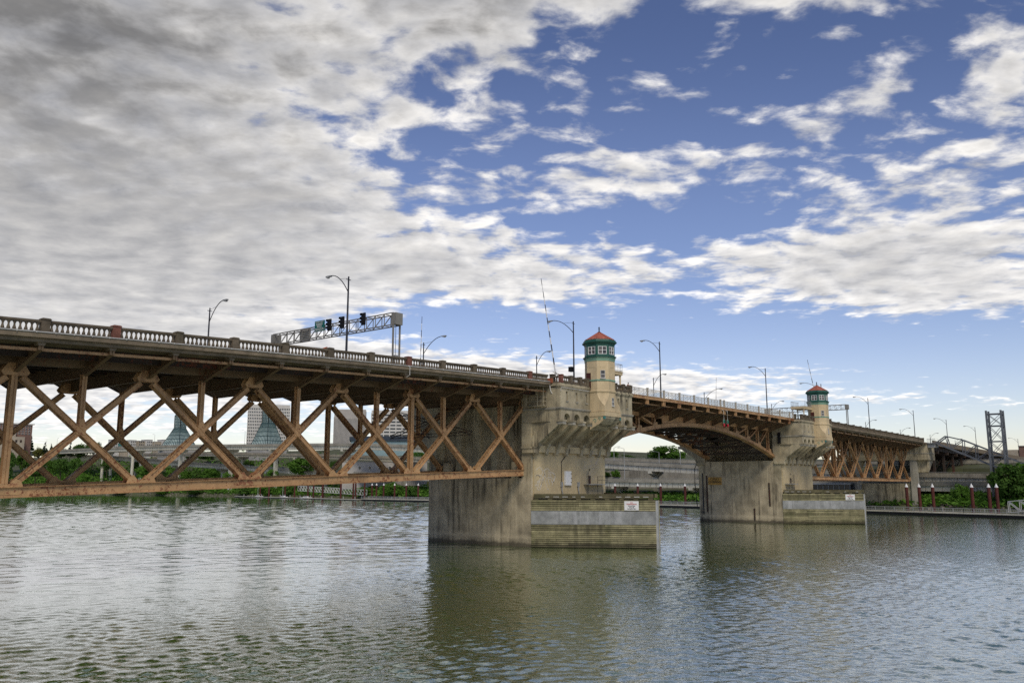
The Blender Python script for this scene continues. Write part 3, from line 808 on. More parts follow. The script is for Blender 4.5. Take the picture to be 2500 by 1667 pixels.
        for e in (-1, 1):
            m_ = MB(); by(m_, e * PW, e * (PW - 0.5), PY + 0.5, 4.88, 18.24, 20.9); m_.build('end_wall', CONC, root)
        m_ = MB()
        by(m_, -PW - .1, PW + .1, PY - .1, PY + .6, 17.98, 18.1); by(m_, -PW - .16, PW + .16, PY - .16, PY + .6, 18.1, 18.24)
        for e in (-1, 1): by(m_, e * (PW + .13), e * (PW - .4), PY + .6, 4.6, 17.982, 18.238)
        m_.build('string_course', CONCL, root)
        m_ = MB()
        for e in (-1, 1): by(m_, e * (PW + .08), e * (PW - .4), 0.0, 4.6, 16.4, 16.58)
        m_.build('string_course', CONC, root)
        m_ = MB()
        by(m_, -PW - .12, PW + .12, PY - .12, PY + .62, 20.9, 21.05); by(m_, -PW - .2, PW + .2, PY - .2, 4.0, 21.05, 21.22); by(m_, -PW - .06, PW + .06, PY - .06, 4.0, 21.222, 21.46)
        m_.build('cornice', CONC, root)
    # parapet balustrade, south side
    pb = thing('stone_balustrade', (cx, PY, 21.46), ('grey balustrade on the near pier, either side of the near tower' if s > 0 else 'grey balustrade on the far pier, either side of the far tower'), 'balustrade')
    zf = lambda x: 22.45
    for seg, last in (([-8.7, -6.5, -4.35, -2.6], True), ([2.6, 4.6, 6.7, 8.7], True)):
        balustrade(pb, sorted(fx(u) for u in seg), zf, 4, post_w=0.52, y=PY + 0.1, red=((0,) if (s > 0 and seg[0] < 0) else ()))
    for u in (-8.7, 8.7):
        m_ = MB(); bx(m_, u - .3, u + .3, -0.42, 0.1, 21.462, 22.6); bx(m_, u - .36, u + .36, -0.48, 0.14, 22.6, 22.7); m_.build('post', RAILC, pb)
        m_ = MB(); bx(m_, u - .17, u + .17, PY + .36, -0.42, 22.24, 22.42); m_.build('top_rail', RAILC, pb)
        inst('baluster', BAL, pb, (fx(u), -0.86, 21.62))
        m_ = MB(); bx(m_, u - .2, u + .2, PY + .36, -0.42, 21.462, 21.62); m_.build('base_rail', RAILC, pb)
    # plain cream wall of the shaft end
    m_ = MB(); bx(m_, -PW + 0.42, PW - 0.3, 3.12, 3.298, 6.5, 12.44); m_.build('end_panel', CREAMW, root)
    return root, fx, bx

p1, fx1, bx1 = pier(99.3, 1, 'massive near concrete river pier with corbelled balcony')
p2, fx2, bx2 = pier(MIR(99.3), -1, 'farther concrete river pier with ochre cable sign')

# fittings on the near pier's cream wall
def wall_kit(root, fx, near):
    m_ = MB(); a, b = sorted((fx(-1.75), fx(-0.3)))
    if near:
        m_.box(a, b, 2.86, 3.115, 8.05, 10.0).build('electrical_cabinet', WHITE, root)
        m_ = MB()
        for z in (8.4, 8.95, 9.6): m_.box(b - .16, b - .05, 2.82, 2.86, z, z + .12)
        m_.build('cabinet_latch', BLACK, root)
        for x0, zb in ((fx(-2.5), 6.5), (fx(1.5), 6.5)):
            MB().box(x0 - .16, x0 + .16, 2.85, 3.115, 7.85, 8.5).build('junction_box', GALV, root)
            MB().tube([(x0, 2.98, 7.85), (x0 + .05, 2.98, 7.3), (x0 + .18, 2.98, 6.9), (x0 + .18, 2.98, 6.4)], 0.1, 6).build('conduit', GALV, root)
        x0 = fx(-1.2)
        MB().tube([(x0, 2.5, 14.0), (x0, 2.55, 12.5), (x0 - .1, 3.02, 12.2), (fx(-2.4), 3.05, 11.3), (fx(-2.4), 3.05, 8.5)], 0.05, 6).build('conduit', DARKM, root)
    # ladder, little door and platform with rails
    for e in (3.35, 3.75):
        x = fx(e); MB().tube([(x, 2.7, 6.2), (x, 2.7, 10.1)], 0.03, 6).build('ladder_rail', DARKM, root)
    m_ = MB()
    for k in range(12):
        a, b = sorted((fx(3.35), fx(3.75))); m_.box(a, b, 2.68, 2.72, 6.4 + .3 * k, 6.43 + .3 * k)
    m_.build('ladder_rungs', DARKM, root, kind='stuff')
    a, b = sorted((fx(4.25), fx(4.8))); MB().box(a, b, 3.06, 3.116, 8.28, 9.4).build('hatch', STEELD, root)
    MB().box(a + .18, b - .2, 3.06, 3.116, 10.1, 10.4).build('vent', BLACK, root)
    a, b = sorted((fx(3.0), fx(7.8))); MB().box(a, b, 2.1, 3.1, 8.1, 8.2).build('platform', GALV, root)
    for e in (3.1, 5.2, 6.4, 7.7):
        x = fx(e)
        MB().tube([(x, 2.14, 6.3 if e > 4 else 8.2), (x, 2.14, 9.32 if e > 4 else 8.3)], 0.03, 6).build('railing_post', DARKM, root)
    for z in (8.75, 9.3):
        MB().tube([(fx(5.2), 2.14, z), (fx(7.7), 2.14, z)], 0.025, 6).build('railing_bar', DARKM, root)
wall_kit(p1, fx1, True); wall_kit(p2, fx2, False)
# graffiti scrawl in thin pale paint on the near wall
m_ = MB(); rnd = random.Random(5)
for k in range(16):
    cx_, cz_ = fx1(-8.2 + rnd.random() * 4.0), 8.2 + rnd.random() * 1.9; rr = 0.2 + rnd.random() * .45; a0 = rnd.random() * 6; ln = 2.0 + rnd.random() * 3.5
    pts = [(cx_ + rr * (1 + .3 * math.sin(3 * (a0 + ln * t / 9))) * math.cos(a0 + ln * t / 9), 3.108, cz_ + rr * 1.3 * math.sin(a0 + ln * t / 9)) for t in range(10)]
    for a, b in zip(pts, pts[1:]): m_.bar(a, b, 0.012, 0.07 + 0.03 * rnd.random(), (0, 0, 1) if abs(a[0] - b[0]) > .05 else (1, 0, 0))
m_.build('graffiti', mat('graffiti_paint', (0.62, 0.57, 0.47), 0.9, 0.1), p1)
# hanging access platform at the west corner of the near pier
m_ = MB()
for y in (0.5, 1.5, 3.4):
    for x in (89.4, 90.15):
        m_.bar((x, y, 18.45), (x, y, 21.2 if y < 2 else 20.6), 0.07, 0.07, (1, 0, 0))
for z in (18.5, 19.1, 19.65):
    for x in (89.4, 90.15):
        m_.bar((x, 0.5, z), (x, 3.4, z), 0.05, 0.05)
    for y in (0.5, 3.4): m_.bar((89.4, y, z), (90.15, y, z), 0.05, 0.05)
m_.box(89.4, 90.15, 0.5, 3.4, 18.4, 18.46)
m_.build('access_cage', mat('cage_paint', (0.33, 0.29, 0.2), 0.7), p1)
MB().tube([(90.05, -.05, 21.3), (90.05, -.15, 20.9), (90.12, -.2, 20.4), (90.3, -.3, 20.1)], 0.07, 6).build('drain_pipe', OFFW, p1)
MB().box(89.9, 90.24, -.5, .2, 21.48, 22.1).build('junction_cover', mat('faded_orange', (0.33, 0.10, 0.05), 0.8), p1)
MB().tube([(90.3, -1.75, 20.35), (90.35, -1.80, 20.83), (96.9, -1.80, 20.80)], 0.045, 6).build('conduit', OFFW, p1)
# long rust-dark cables down the river face of the far pier and a gauge board
MB().tube([(175.75, 22.5, 13.0), (175.6, 23.2, 11.5), (175.7, 23.3, 8.0), (175.75, 22.9, 3.0)], 0.09, 6).build('cable', BLACK, p2)
MB().box(175.78, 175.9, 21.3, 21.5, 1.5, 10.5).build('water_gauge', DARKM, p2)
for y, z0, z1 in ((20.3, 2.0, 10.0), (5.9, 3.5, 8.4), (9.4, 0.4, 3.0)):
    MB().box(175.84, 175.9, y, y + .35, z0, z1).build('scupper_stain', STEELD, p2)
MB().box(175.6, 175.9, 3.0, 3.6, 16.6, 18.9).build('vent_grille', BLACK, p2)

# ================================================================== FENDERS
def fender(cx, label):
    root = thing('timber_fender', (cx, -3.5, 0), label, 'fender', 'timber pier fenders')
    A, B = Vector((cx - 9.0, 3.3, 0)), Vector((cx - 0.35, -10.55, 0))
    dd = (B - A); L = dd.length; dd /= L; nn = Vector((dd.y, -dd.x, 0))      # outward (west)
    # core
    MB().prism([(cx - 8.8, 3.28), (cx - 0.2, -10.2), (cx + 0.2, -10.2), (cx + 8.8, 3.28)], 'z', -2, 6.15).build('core', PLANKD, root)
    rnd = random.Random(int(cx))
    def row(z0, z1, brk):
        cuts = [0.0] + sorted(brk) + [L]
        for a, b in zip(cuts, cuts[1:]):
            c = A + dd * ((a + b) / 2) + Vector((0, 0, (z0 + z1) / 2)) + nn * (0.06 + rnd.uniform(-.008, .012))
            MB().obox(c, dd * ((b - a) / 2 - 0.012), nn * 0.085, (0, 0, (z1 - z0) / 2 - 0.034)).build('plank', PLANK, root)
    k = 11
    for j in range(k):
        row(0.05 + 2.93 * j / k, 0.05 + 2.93 * (j + 1) / k, [L * rnd.choice((.18, .3, .42)) + rnd.uniform(-.6, .6), L * rnd.choice((.62, .72, .8)) + rnd.uniform(-.6, .6)])
    for j in range(5):
        row(4.74 + 1.42 * j / 5, 4.74 + 1.42 * (j + 1) / 5, [L * rnd.choice((.35, .5, .62)) + rnd.uniform(-.8, .8)])
    # steel rubbing band in sheets
    for a, b in zip((0, .34, .66, .9), (.34, .66, .9, 1.0)):
        c = A + dd * (L * (a + b) / 2) + Vector((0, 0, 3.86)) + nn * 0.075
        MB().obox(c, dd * (L * (b - a) / 2 - .004), nn * 0.085, (0, 0, .855)).build('rubbing_sheet', SHEET, root)
    # hidden side planked in single lengths
    A2, B2 = Vector((cx + 9.0, 3.3, 0)), Vector((cx + 0.35, -10.55, 0)); d2 = (B2 - A2); L2 = d2.length; d2 /= L2; n2 = Vector((-d2.y, d2.x, 0))
    for j in range(20):
        c = (A2 + B2) / 2 + Vector((0, 0, 0.2 + .305 * j)) + n2 * 0.06
        MB().obox(c, d2 * L2 / 2, n2 * .085, (0, 0, .14)).build('plank', PLANK, root)
    # white steel nosing at the tip
    MB().prism([(cx - .36, -10.5), (cx - .16, -10.68), (cx + .16, -10.68), (cx + .36, -10.5)], 'z', -1.5, 6.1).build('nose_plate', GALV, root)
    # cap timbers on blocks
    for a, b in zip((0.02, .26, .52, .77), (.26, .52, .77, .985)):
        c = A + dd * (L * (a + b) / 2) + Vector((0, 0, 6.76)) - nn * .28
        MB().obox(c, dd * (L * (b - a) / 2 - .02), nn * .2, (0, 0, .17)).build('cap_timber', PLANKD, root)
        c = A + dd * (L * (a + b) / 2) + Vector((0, 0, 6.5)) - nn * .2
        MB().obox(c, dd * (L * (b - a) / 2 - .02), nn * .2, (0, 0, .085)).build('cap_timber', PLANKD, root)
    for q in range(9):
        c = A + dd * (L * (.04 + .115 * q)) + Vector((0, 0, 6.28)) - nn * .25
        MB().obox(c, dd * .3, nn * .2, (0, 0, .13)).build('cap_block', PLANKD, root)
    for q in range(13):
        if rnd.random() < .8:
            c = A + dd * (L * (.06 + .072 * q)) + Vector((0, 0, 6.56)) + nn * .006
            MB().obox(c, dd * rnd.uniform(.15, .42), nn * .008, (0, 0, .035)).build('pale_strip', OFFW, root)
    C2, D2 = A2 - n2 * .3, B2 - n2 * .3
    MB().bar((C2.x, C2.y, 6.7), (D2.x, D2.y, 6.7), .4, .5).build('cap_timber', PLANKD, root)
    MB().prism([(cx - 8.4, 3.0), (cx - .2, -9.8), (cx + .2, -9.8), (cx + 8.4, 3.0)], 'z', 6.16, 6.3).build('walkway', PLANKD, root)
    return root, A, dd, nn, L
def no_trespass(F, pos_t, label):
    root, A, dd, nn, L = F
    c = A + dd * pos_t + nn * .2
    t = thing('warning_sign', (c.x, c.y, 4.9), label, 'sign')
    MB().obox(c + Vector((0, 0, 5.44)), dd * .93, nn * .02, (0, 0, .585)).build('board', WHITE, t)
    f = c + nn * .024
    for txt, z, sz, m_ in (('NO', 5.83, .21, REDT), ('TRESPASSING', 5.62, .225, REDT), ('VIOLATORS', 5.40, .17, BLACK), ('WILL BE', 5.22, .17, BLACK), ('PROSECUTED', 5.03, .18, BLACK)):
        text_mesh('lettering', txt, m_, sz, t, (f.x, f.y, z), dd, (0, 0, 1), bold=0.006)
F1 = fender(99.3, 'olive timber plank fender with steel band around the near pier')
F2 = fender(MIR(99.3), 'weathered timber plank fender with steel band around the far pier')
no_trespass(F1, 13.2, 'white no trespassing board on the near timber fender')
no_trespass(F2, 13.6, 'small white no trespassing board on the far timber fender')
t = thing('cable_sign', (175.8, 18.5, 7.9), 'ochre CABLE CROSSING board on the far pier face', 'sign')
box('board', SIGNO, t, 175.78, 175.86, 16.9, 20.05, 7.95, 9.6)
text_mesh('lettering', 'CABLE', BLACK, .72, t, (175.77, 18.47, 9.2), (0, -1, 0), (0, 0, 1), bold=.012)
text_mesh('lettering', 'CROSSING', BLACK, .62, t, (175.77, 18.47, 8.55), (0, -1, 0), (0, 0, 1), bold=.012)

# ================================================================== TOWERS
def tower(cx, s, label):
    TY, a = -2.06, 1.97
    root = thing('operator_tower', (cx, TY, 17.4), label, 'tower', 'octagonal operator towers')
    fx = lambda u: cx + s * u
    Rr = lambda h: h / math.cos(math.pi / 8)
    oc = lambda h, z: [(cx + Rr(h) * math.cos(math.pi / 8 + k * math.pi / 4), TY + Rr(h) * math.sin(math.pi / 8 + k * math.pi / 4), z) for k in range(8)]
    sq = lambda h, c, z: [(cx + x * h, TY + y * h, z) for x, y in ((1, c), (c, 1), (-c, 1), (-1, c), (-1, -c), (-c, -1), (c, -1), (1, -c))]
    def loft(rings):
        m_ = MB()
        for r_ in rings: m_.v += r_
        for i in range(len(rings) - 1):
            for j in range(8): m_.f.append((i * 8 + j, i * 8 + (j + 1) % 8, i * 8 + 8 + (j + 1) % 8, i * 8 + 8 + j))
        m_.f += [tuple(range(7, -1, -1)), tuple(range(len(rings) * 8 - 8, len(rings) * 8))]
        return m_
    t8 = math.tan(math.pi / 8)
    # square foot that turns octagonal through scooped chamfers
    rings = [sq(a, 0.999, 17.42)]
    for z, c in ((18.75, .999), (18.9, .93), (19.1, .82), (19.4, .68), (19.75, .55), (20.1, .46), (20.45, t8)): rings.append(sq(a, c, z))
    rings.append(oc(a, 20.8)); rings.append(oc(a, 25.08))
    loft(rings).build('shaft', TOWER, root)
    for z0, z1, h, c in ((17.36, 17.95, .12, 1), (18.0, 18.12, .07, 1)):
        loft([sq(a + h, .999, z0), sq(a + h, .999, z1)]).build('moulding', TOWER, root)
    loft([oc(a + .02, 20.62), oc(a + .1, 20.72), oc(a + .12, 20.9), oc(a + .02, 21.0)]).build('moulding', TOWER, root)
    loft([oc(a + .01, 22.2), oc(a + .07, 22.26), oc(a + .07, 22.38), oc(a + .01, 22.46)]).build('moulding', GREENL, root)
    loft([oc(a + .04, 25.05), oc(a + .06, 25.4), oc(a + .13, 25.45), oc(a + .13, 25.5)]).build('green_band', GREENL, root)
    dn = MB()
    for k in range(8):                       # dentils under the sill
        th = k * math.pi / 4; nx, ny = math.cos(th), math.sin(th); tx, ty = -ny, nx; hw = a * t8
        for j in range(9):
            u = -hw + 2 * hw * (j + .5) / 9
            dn.obox((cx + nx * (a + .09) + tx * u, TY + ny * (a + .09) + ty * u, 25.47), (tx * .045, ty * .045, 0), (nx * .05, ny * .05, 0), (0, 0, .08))
    dn.build('dentils', GREENL, root, kind='stuff')
    loft([oc(a + .13, 25.55), oc(a + .24, 25.62), oc(a + .24, 25.74), oc(a + .1, 25.8)]).build('sill_course', GREEN, root)
    # lantern: eight walls with window openings
    ho = a + .02
    loft([oc(ho - .5, 25.8), oc(ho - .5, 27.5)]).build('lantern_core', BLACK, root)
    hw = ho * t8
    for k in range(8):
        th = k * math.pi / 4; nx, ny = math.cos(th), math.sin(th); tx, ty = -ny, nx
        P = lambda u, v, z: (cx + nx * v + tx * u, TY + ny * v + ty * u, z)
        def slab(name, m_, u0, u1, z0, z1, v0, v1, par):
            return MB().obox(P((u0 + u1) / 2, (v0 + v1) / 2, (z0 + z1) / 2), (tx * (u1 - u0) / 2, ty * (u1 - u0) / 2, 0), (nx * (v1 - v0) / 2, ny * (v1 - v0) / 2, 0), (0, 0, (z1 - z0) / 2)).build(name, m_, par)
        W_, zb, zt = 0.60, 25.98, 27.08
        m_ = MB()
        for (u0, u1, z0, z1) in ((-hw, -W_, 25.8, 27.4), (W_, hw, 25.8, 27.4), (-W_, W_, 25.8, zb), (-W_, W_, zt, 27.4)):
            m_.obox(P((u0 + u1) / 2, ho - .1, (z0 + z1) / 2), (tx * (u1 - u0) / 2, ty * (u1 - u0) / 2, 0), (nx * .1, ny * .1, 0), (0, 0, (z1 - z0) / 2))
        m_.build('lantern_wall', GREEN, root)
        fr = MB()
        for (u0, u1, z0, z1) in ((-W_, -W_ + .07, zb, zt), (W_ - .07, W_, zb, zt), (-W_ + .07, W_ - .07, zb, zb + .07), (-W_ + .07, W_ - .07, zt - .07, zt), (-.05, .05, zb + .07, zt - .07), (-W_ + .07, -.05, (zb + zt) / 2 - .03, (zb + zt) / 2 + .03), (.05, W_ - .07, (zb + zt) / 2 - .03, (zb + zt) / 2 + .03)):
            fr.obox(P((u0 + u1) / 2, ho - .03, (z0 + z1) / 2), (tx * (u1 - u0) / 2, ty * (u1 - u0) / 2, 0), (nx * .05, ny * .05, 0), (0, 0, (z1 - z0) / 2))
        win = fr.build('window', WHITE, root)
        for (u0, u1) in ((-W_ + .07, -.05), (.05, W_ - .07)):
            for (z0, z1) in ((zb + .07, (zb + zt) / 2 - .03), ((zb + zt) / 2 + .03, zt - .07)):
                slab('pane', PANE, u0, u1, z0, z1, ho - .09, ho - .07, win)
    loft([oc(a + .05, 27.35), oc(a + .1, 27.5), oc(a + .3, 27.62), oc(a + .34, 27.78), oc(a + .22, 27.86), oc(a + .16, 28.06), oc(a + .05, 28.1)]).build('cornice', GREEN, root)
    loft([oc(a + .165, 27.9), oc(a + .165, 28.0)]).build('gutter', GREENL, root)
    rf = loft([oc(a - .02, 28.1), oc(a - .02, 28.16), oc(.17, 29.32), oc(.12, 29.34)]).build('roof', ROOF, root)
    for k in range(8):
        p_, q_ = oc(a + .0, 28.17)[k], oc(.17, 29.34)[k]
        MB().bar(p_, q_, .1, .06).build('hip_ridge', ROOF, rf)
    bb = MB()
    for k in range(8):
        th = k * math.pi / 4
        for j in (-.5, 0, .5):
            bb.obox((cx + math.cos(th) * (a + .02) - math.sin(th) * j, TY + math.sin(th) * (a + .02) + math.cos(th) * j, 28.17), (-math.sin(th) * .08, math.cos(th) * .08, 0), (math.cos(th) * .05, math.sin(th) * .05, 0), (0, 0, .06))
    bb.build('roof_crest', ROOF, rf, kind='stuff')
    MB().lathe([(.2, 29.28), (.22, 29.4), (.1, 29.46), (.06, 29.6), (.13, 29.72), (.06, 29.82), (.1, 29.92), (.12, 30.0), (.03, 30.14)], 10, (cx, TY, 0)).build('finial', DARKM, rf, smooth=True)
    # sash window on the south-west (river) chamfer, low window in the south face
    wl = -1 if True else 1
    def sash(th, h, u, z0, z1, w_, nm):
        nx, ny = math.cos(th), math.sin(th); tx, ty = -ny, nx
        P = lambda uu, v, z: (cx + nx * v + tx * uu, TY + ny * v + ty * uu, z)
        fr = MB(); zm = (z0 + z1) / 2
        for (u0, u1, a0, a1) in ((-w_, -w_ + .07, z0, z1), (w_ - .07, w_, z0, z1), (-w_ + .07, w_ - .07, z0, z0 + .06), (-w_ + .07, w_ - .07, z1 - .06, z1), (-w_ + .07, w_ - .07, zm - .05, zm + .05)):
            fr.obox(P(u + (u0 + u1) / 2, h + .01, (a0 + a1) / 2), (tx * (u1 - u0) / 2, ty * (u1 - u0) / 2, 0), (nx * .06, ny * .06, 0), (0, 0, (a1 - a0) / 2))
        fr.obox(P(u, h + .06, z0 - .05), (tx * (w_ + .06), ty * (w_ + .06), 0), (nx * .1, ny * .1, 0), (0, 0, .05))
        wd = fr.build('window', OFFW, root)
        for (a0, a1) in ((z0 + .06, zm - .05), (zm + .05, z1 - .06)):
            MB().obox(P(u, h + .01, (a0 + a1) / 2), (tx * (w_ - .07), ty * (w_ - .07), 0), (nx * .02, ny * .02, 0), (0, 0, (a1 - a0) / 2)).build('pane', PANE, wd)
    sash(R(225), a, 0, 22.62, 23.72, .33, 'window')
    sash(R(270), a, .1 if s > 0 else -.1, 18.85, 19.95, .25, 'window')
    # entrance door on the north-west side
    nx, ny = math.cos(R(180)), math.sin(R(180))
    MB().box(cx - a - .05, cx - a + .02, TY + .2, TY + .95, 21.3, 23.4).build('door', PILE, root)
    # shallow panels under the sill
    for th in (180, 225, 270):
        nx, ny = math.cos(R(th)), math.sin(R(th)); tx, ty = -ny, nx
        MB().obox((cx + nx * (a + .012), TY + ny * (a + .012), 24.45), (tx * .42, ty * .42, 0), (nx * .014, ny * .014, 0), (0, 0, .3)).build('wall_panel', TOWER, root)
    # curved corbel with painted scrolls carrying the tower
    prof = [(-1.62, 15.55), (-1.62, 17.38), (-4.06, 17.38), (-4.0, 17.05), (-3.7, 16.7), (-3.2, 16.35), (-2.5, 16.05), (-2.0, 15.8)]
    MB().prism(prof, 'x', cx - a + .05, cx + a - .05).build('corbel', CONC, root)
    for e in (-1, 1):
        x = cx + e * (a - .02)
        sc_ = MB().prism(prof, 'x', x - .06, x + .06).build('scroll_bracket', TOWER, root)
        for (yy, zz, rr) in ((-2.5, 16.75, .33), (-3.25, 17.0, .24)):
            pts = [(x + e * .07, yy + rr * (1 - .1 * q / 2.2) * math.cos(q * .55) * (1 - q / 16), zz + rr * math.sin(q * .55) * (1 - q / 16)) for q in range(13)]
            MB().tube(pts, .045, 6).build('scroll', GREENL, sc_)
        MB().box(x - .14, x + .14, -4.08, -3.85, 16.95, 17.34).build('scroll_end', TEAL, sc_)
    # balcony on the side of the lifting span
    m_ = MB(); x0, x1 = sorted((fx(a - .1), fx(6.9))); m_.box(x0, x1, -1.62, 1.4, 24.3, 24.42); m_.box(x0 - .001, x1 - .08 * (1 if s > 0 else 0), -1.55, 1.32, 23.92, 24.3)
    bl = m_.build('balcony', TOWER, root)
    for (u, y) in ((6.5, -1.3), (6.5, 1.1), (3.6, 1.1)):
        MB().lathe([(.3, 21.4), (.26, 22.0), (.15, 22.45), (.13, 22.6), (.13, 23.6), (.2, 23.92)], 8, (fx(u), y, 0)).build('column', TOWER if y < 0 else OFFW, bl)
    rb = MB(); pts = [(fx(2.2), -1.55), (fx(6.8), -1.55), (fx(6.8), 1.32), (fx(2.2), 1.32)]
    for (xa, ya), (xb, yb) in zip(pts, pts[1:]):
        for z in (25.5, 24.55): rb.bar((xa, ya, z), (xb, yb, z), .05, .05)
        k = int(math.hypot(xb - xa, yb - ya) / .28)
        for j in range(k + 1): rb.bar((xa + (xb - xa) * j / k, ya + (yb - ya) * j / k, 24.42), (xa + (xb - xa) * j / k, ya + (yb - ya) * j / k, 25.5), .022, .022, (1, 0, 0))
    rb.build('railing', GALV, bl)
    return root
tower(99.2, 1, 'cream octagonal operator tower with red roof on the near pier')
tower(MIR(99.2), -1, 'smaller looking cream operator tower on the far pier')

# ================================================================== LIFTING SPAN
lift = thing('bascule_span', (142.1, 12.6, 18.4), 'tan arched lifting span between the two towers', 'bridge span')
za = lambda x: 18.4 - 0.00413 * (x - 142.1) ** 2
FB = [142.1 + q for q in (-31.6, -26.4, -21.2, -16.0, -10.8, -5.6, -0.75, 0.75, 5.6, 10.8, 16.0, 21.2, 26.4, 31.6)]
for yc in (YN, YF):
    for half in (-1, 1):
        xs = [142.1 + half * (0.06 + 34.4 * q / 22) for q in range(23)]
        xs.sort()
        m_ = MB()
        for y0, y1, lo_, hi_ in ((yc - .42, yc - .36, 0, .62), (yc + .36, yc + .42, 0, .62), (yc - .56, yc + .56, -.05, .0), (yc - .36, yc + .36, .58, .62)):
            ribbon(m_, xs, y0, y1, za, lo_, hi_)
        rib = m_.build('arch_rib', STEEL, lift)
        for q in range(1, 22, 2):            # splice plates
            x = xs[q]; MB().obox((x, yc - .43, za(x) + .31), (.03, 0, 0), (0, .012, 0), (0, 0, .3)).build('splice', STEEL, rib)
        # solid web near the middle
        x2 = [142.1 + half * (0.1 + 13.0 * q / 10) for q in range(11)]; x2.sort()
        zt = lambda x: 19.35
        m_ = MB(); o = 0
        for x in x2:
            m_.v += [(x, yc - .06, za(x) + .6), (x, yc + .06, za(x) + .6), (x, yc + .06, 19.9), (x, yc - .06, 19.9)]
        for i in range(len(x2) - 1):
            for j in range(4): m_.f.append((i * 4 + j, i * 4 + (j + 1) % 4, i * 4 + 4 + (j + 1) % 4, i * 4 + 4 + j))
        m_.f += [(0, 3, 2, 1), (40, 41, 42, 43)]
        m_.build('web_plate', STEEL, lift)
        MB().box(*sorted((142.1 + half * 13, 142.1 + half * 33.4)), yc - .3, yc + .3, 19.25, 19.9).build('upper_chord', STEEL, lift)
        for q in (16.0, 21.2, 26.4, 31.6):
            x = 142.1 + half * q
            m_ = MB(); strut(m_, (x, za(x) + .5), (x, 19.3), yc, .42, .5); m_.build('spandrel_post', STEEL, lift)
            xo = 142.1 + half * (q + 3.9)
            if q < 30:
                m_ = MB(); laced(m_, (x + half * .2, za(x) + .55), (142.1 + half * (q + 4.6), 19.2), yc, .34, .45, False); m_.build('spandrel_diagonal', STEEL, lift)
            MB().prism([(x - .9, za(x - .9) + .5), (x + .9, za(x + .9) + .5), (x + .55, za(x) + 1.15), (x - .55, za(x) + 1.15)], 'y', yc - .4, yc - .37).build('gusset_plate', STEEL, lift)
for x in FB:
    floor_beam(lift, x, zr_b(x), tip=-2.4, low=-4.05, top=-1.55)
    for e in (-.32, .14):
        MB().box(x + e, x + e + .18, -.06, .28, zr_b(x) - 2.35, zr_b(x) - 1.56).build('drop_plate', STEEL, lift)
sx = [108.35 + (175.85 - 108.35) * q / 20 for q in range(21)]
for y in (2.6, 7.8, 10.4, 12.65, 15, 17.5, 22.7):
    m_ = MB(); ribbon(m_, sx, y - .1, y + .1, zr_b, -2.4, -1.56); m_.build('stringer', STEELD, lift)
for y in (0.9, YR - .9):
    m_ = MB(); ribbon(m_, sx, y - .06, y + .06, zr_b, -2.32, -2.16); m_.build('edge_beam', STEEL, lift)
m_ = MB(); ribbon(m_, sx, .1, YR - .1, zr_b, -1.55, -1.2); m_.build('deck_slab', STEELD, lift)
m_ = MB(); ribbon(m_, sx, 4.2, YR - 4.2, zr_b, -1.199, -1.14); m_.build('roadway', ASPH, lift)
for y0 in (-.14, YR):
    m_ = MB(); ribbon(m_, sx, y0, y0 + .14, zr_b, -1.62, -1.18); ribbon(m_, sx, y0 - .05, y0 + .19, zr_b, -1.18, -1.13); m_.build('edge_girder', STEEL, lift)
# bracing between the arch ribs
for k, (x0, x1) in enumerate(zip(FB, FB[1:])):
    if x1 - x0 < 2: continue
    for (ya, yb) in ((YN, 12.65), (YF, 12.65)):
        MB().bar((x0, ya, za(x0) + .4), (x1, yb, za(x1) + .4), .26, .2).build('lateral_brace', STEELD, lift)
        MB().bar((x0, yb, za(x0) + .4), (x1, ya, za(x1) + .4), .26, .2).build('lateral_brace', STEELD, lift)
for x in FB:
    m_ = MB(); m_.bar((x, YN, za(x) + .35), (x, YF, za(x) + .35), .4, .4)
    m_.bar((x, YN, za(x) + .6), (x, 12.65, 19.0), .2, .2); m_.bar((x, YF, za(x) + .6), (x, 12.65, 19.0), .2, .2)
    m_.build('lateral_strut', STEELD, lift)
# lattice railing of the lifting span
lr = thing('lattice_railing', (142.1, -.07, 21.8), 'pale metal lattice railing along the lifting span', 'railing')
LAT = mat('lattice_paint', (0.46, 0.42, 0.34), .6, .12, 1.0, bump=.03)
posts = [108.6] + FB + [175.6]
for x in posts:
    MB().box(x - .13, x + .13, -.16, .1, zr_b(x) - 1.14, zr_b(x) + .12).build('post', LAT, lr)
    MB().box(x - .17, x + .17, -.2, .14, zr_b(x) + .12, zr_b(x) + .18).build('post_cap', LAT, lr)
def lattice(L):
    m_ = MB(); k = max(1, round(L / 1.27)); wd = L / k
    m_.box(0, L, -.04, .04, -.09, 0); m_.box(0, L, -.03, .03, -1.09, -1.03); m_.box(0, L, -.025, .025, -.22, -.18)
    for j in range(k):
        x0 = j * wd; xc = x0 + wd / 2
        if j: m_.box(x0 - .035, x0 + .035, -.03, .03, -1.03, -.09)
        for (xa, za_, xb, zb_) in ((x0, -1.03, x0 + wd, -.22), (x0, -.22, x0 + wd, -1.03), (x0, -.62, xc, -.22), (xc, -.22, x0 + wd, -.62), (x0, -.62, xc, -1.03), (xc, -1.03, x0 + wd, -.62)):
            m_.bar((xa, 0, za_), (xb, 0, zb_), .02, .035, (0, 1, 0)) if False else m_.bar((xa, 0, za_), (xb, 0, zb_), .035, .035)
        m_.tube([(xc + .2 * math.cos(a), 0, -.62 + .2 * math.sin(a)) for a in [q * math.pi / 5 for q in range(11)]], .022, 4, False)
    return m_
LATM = {}
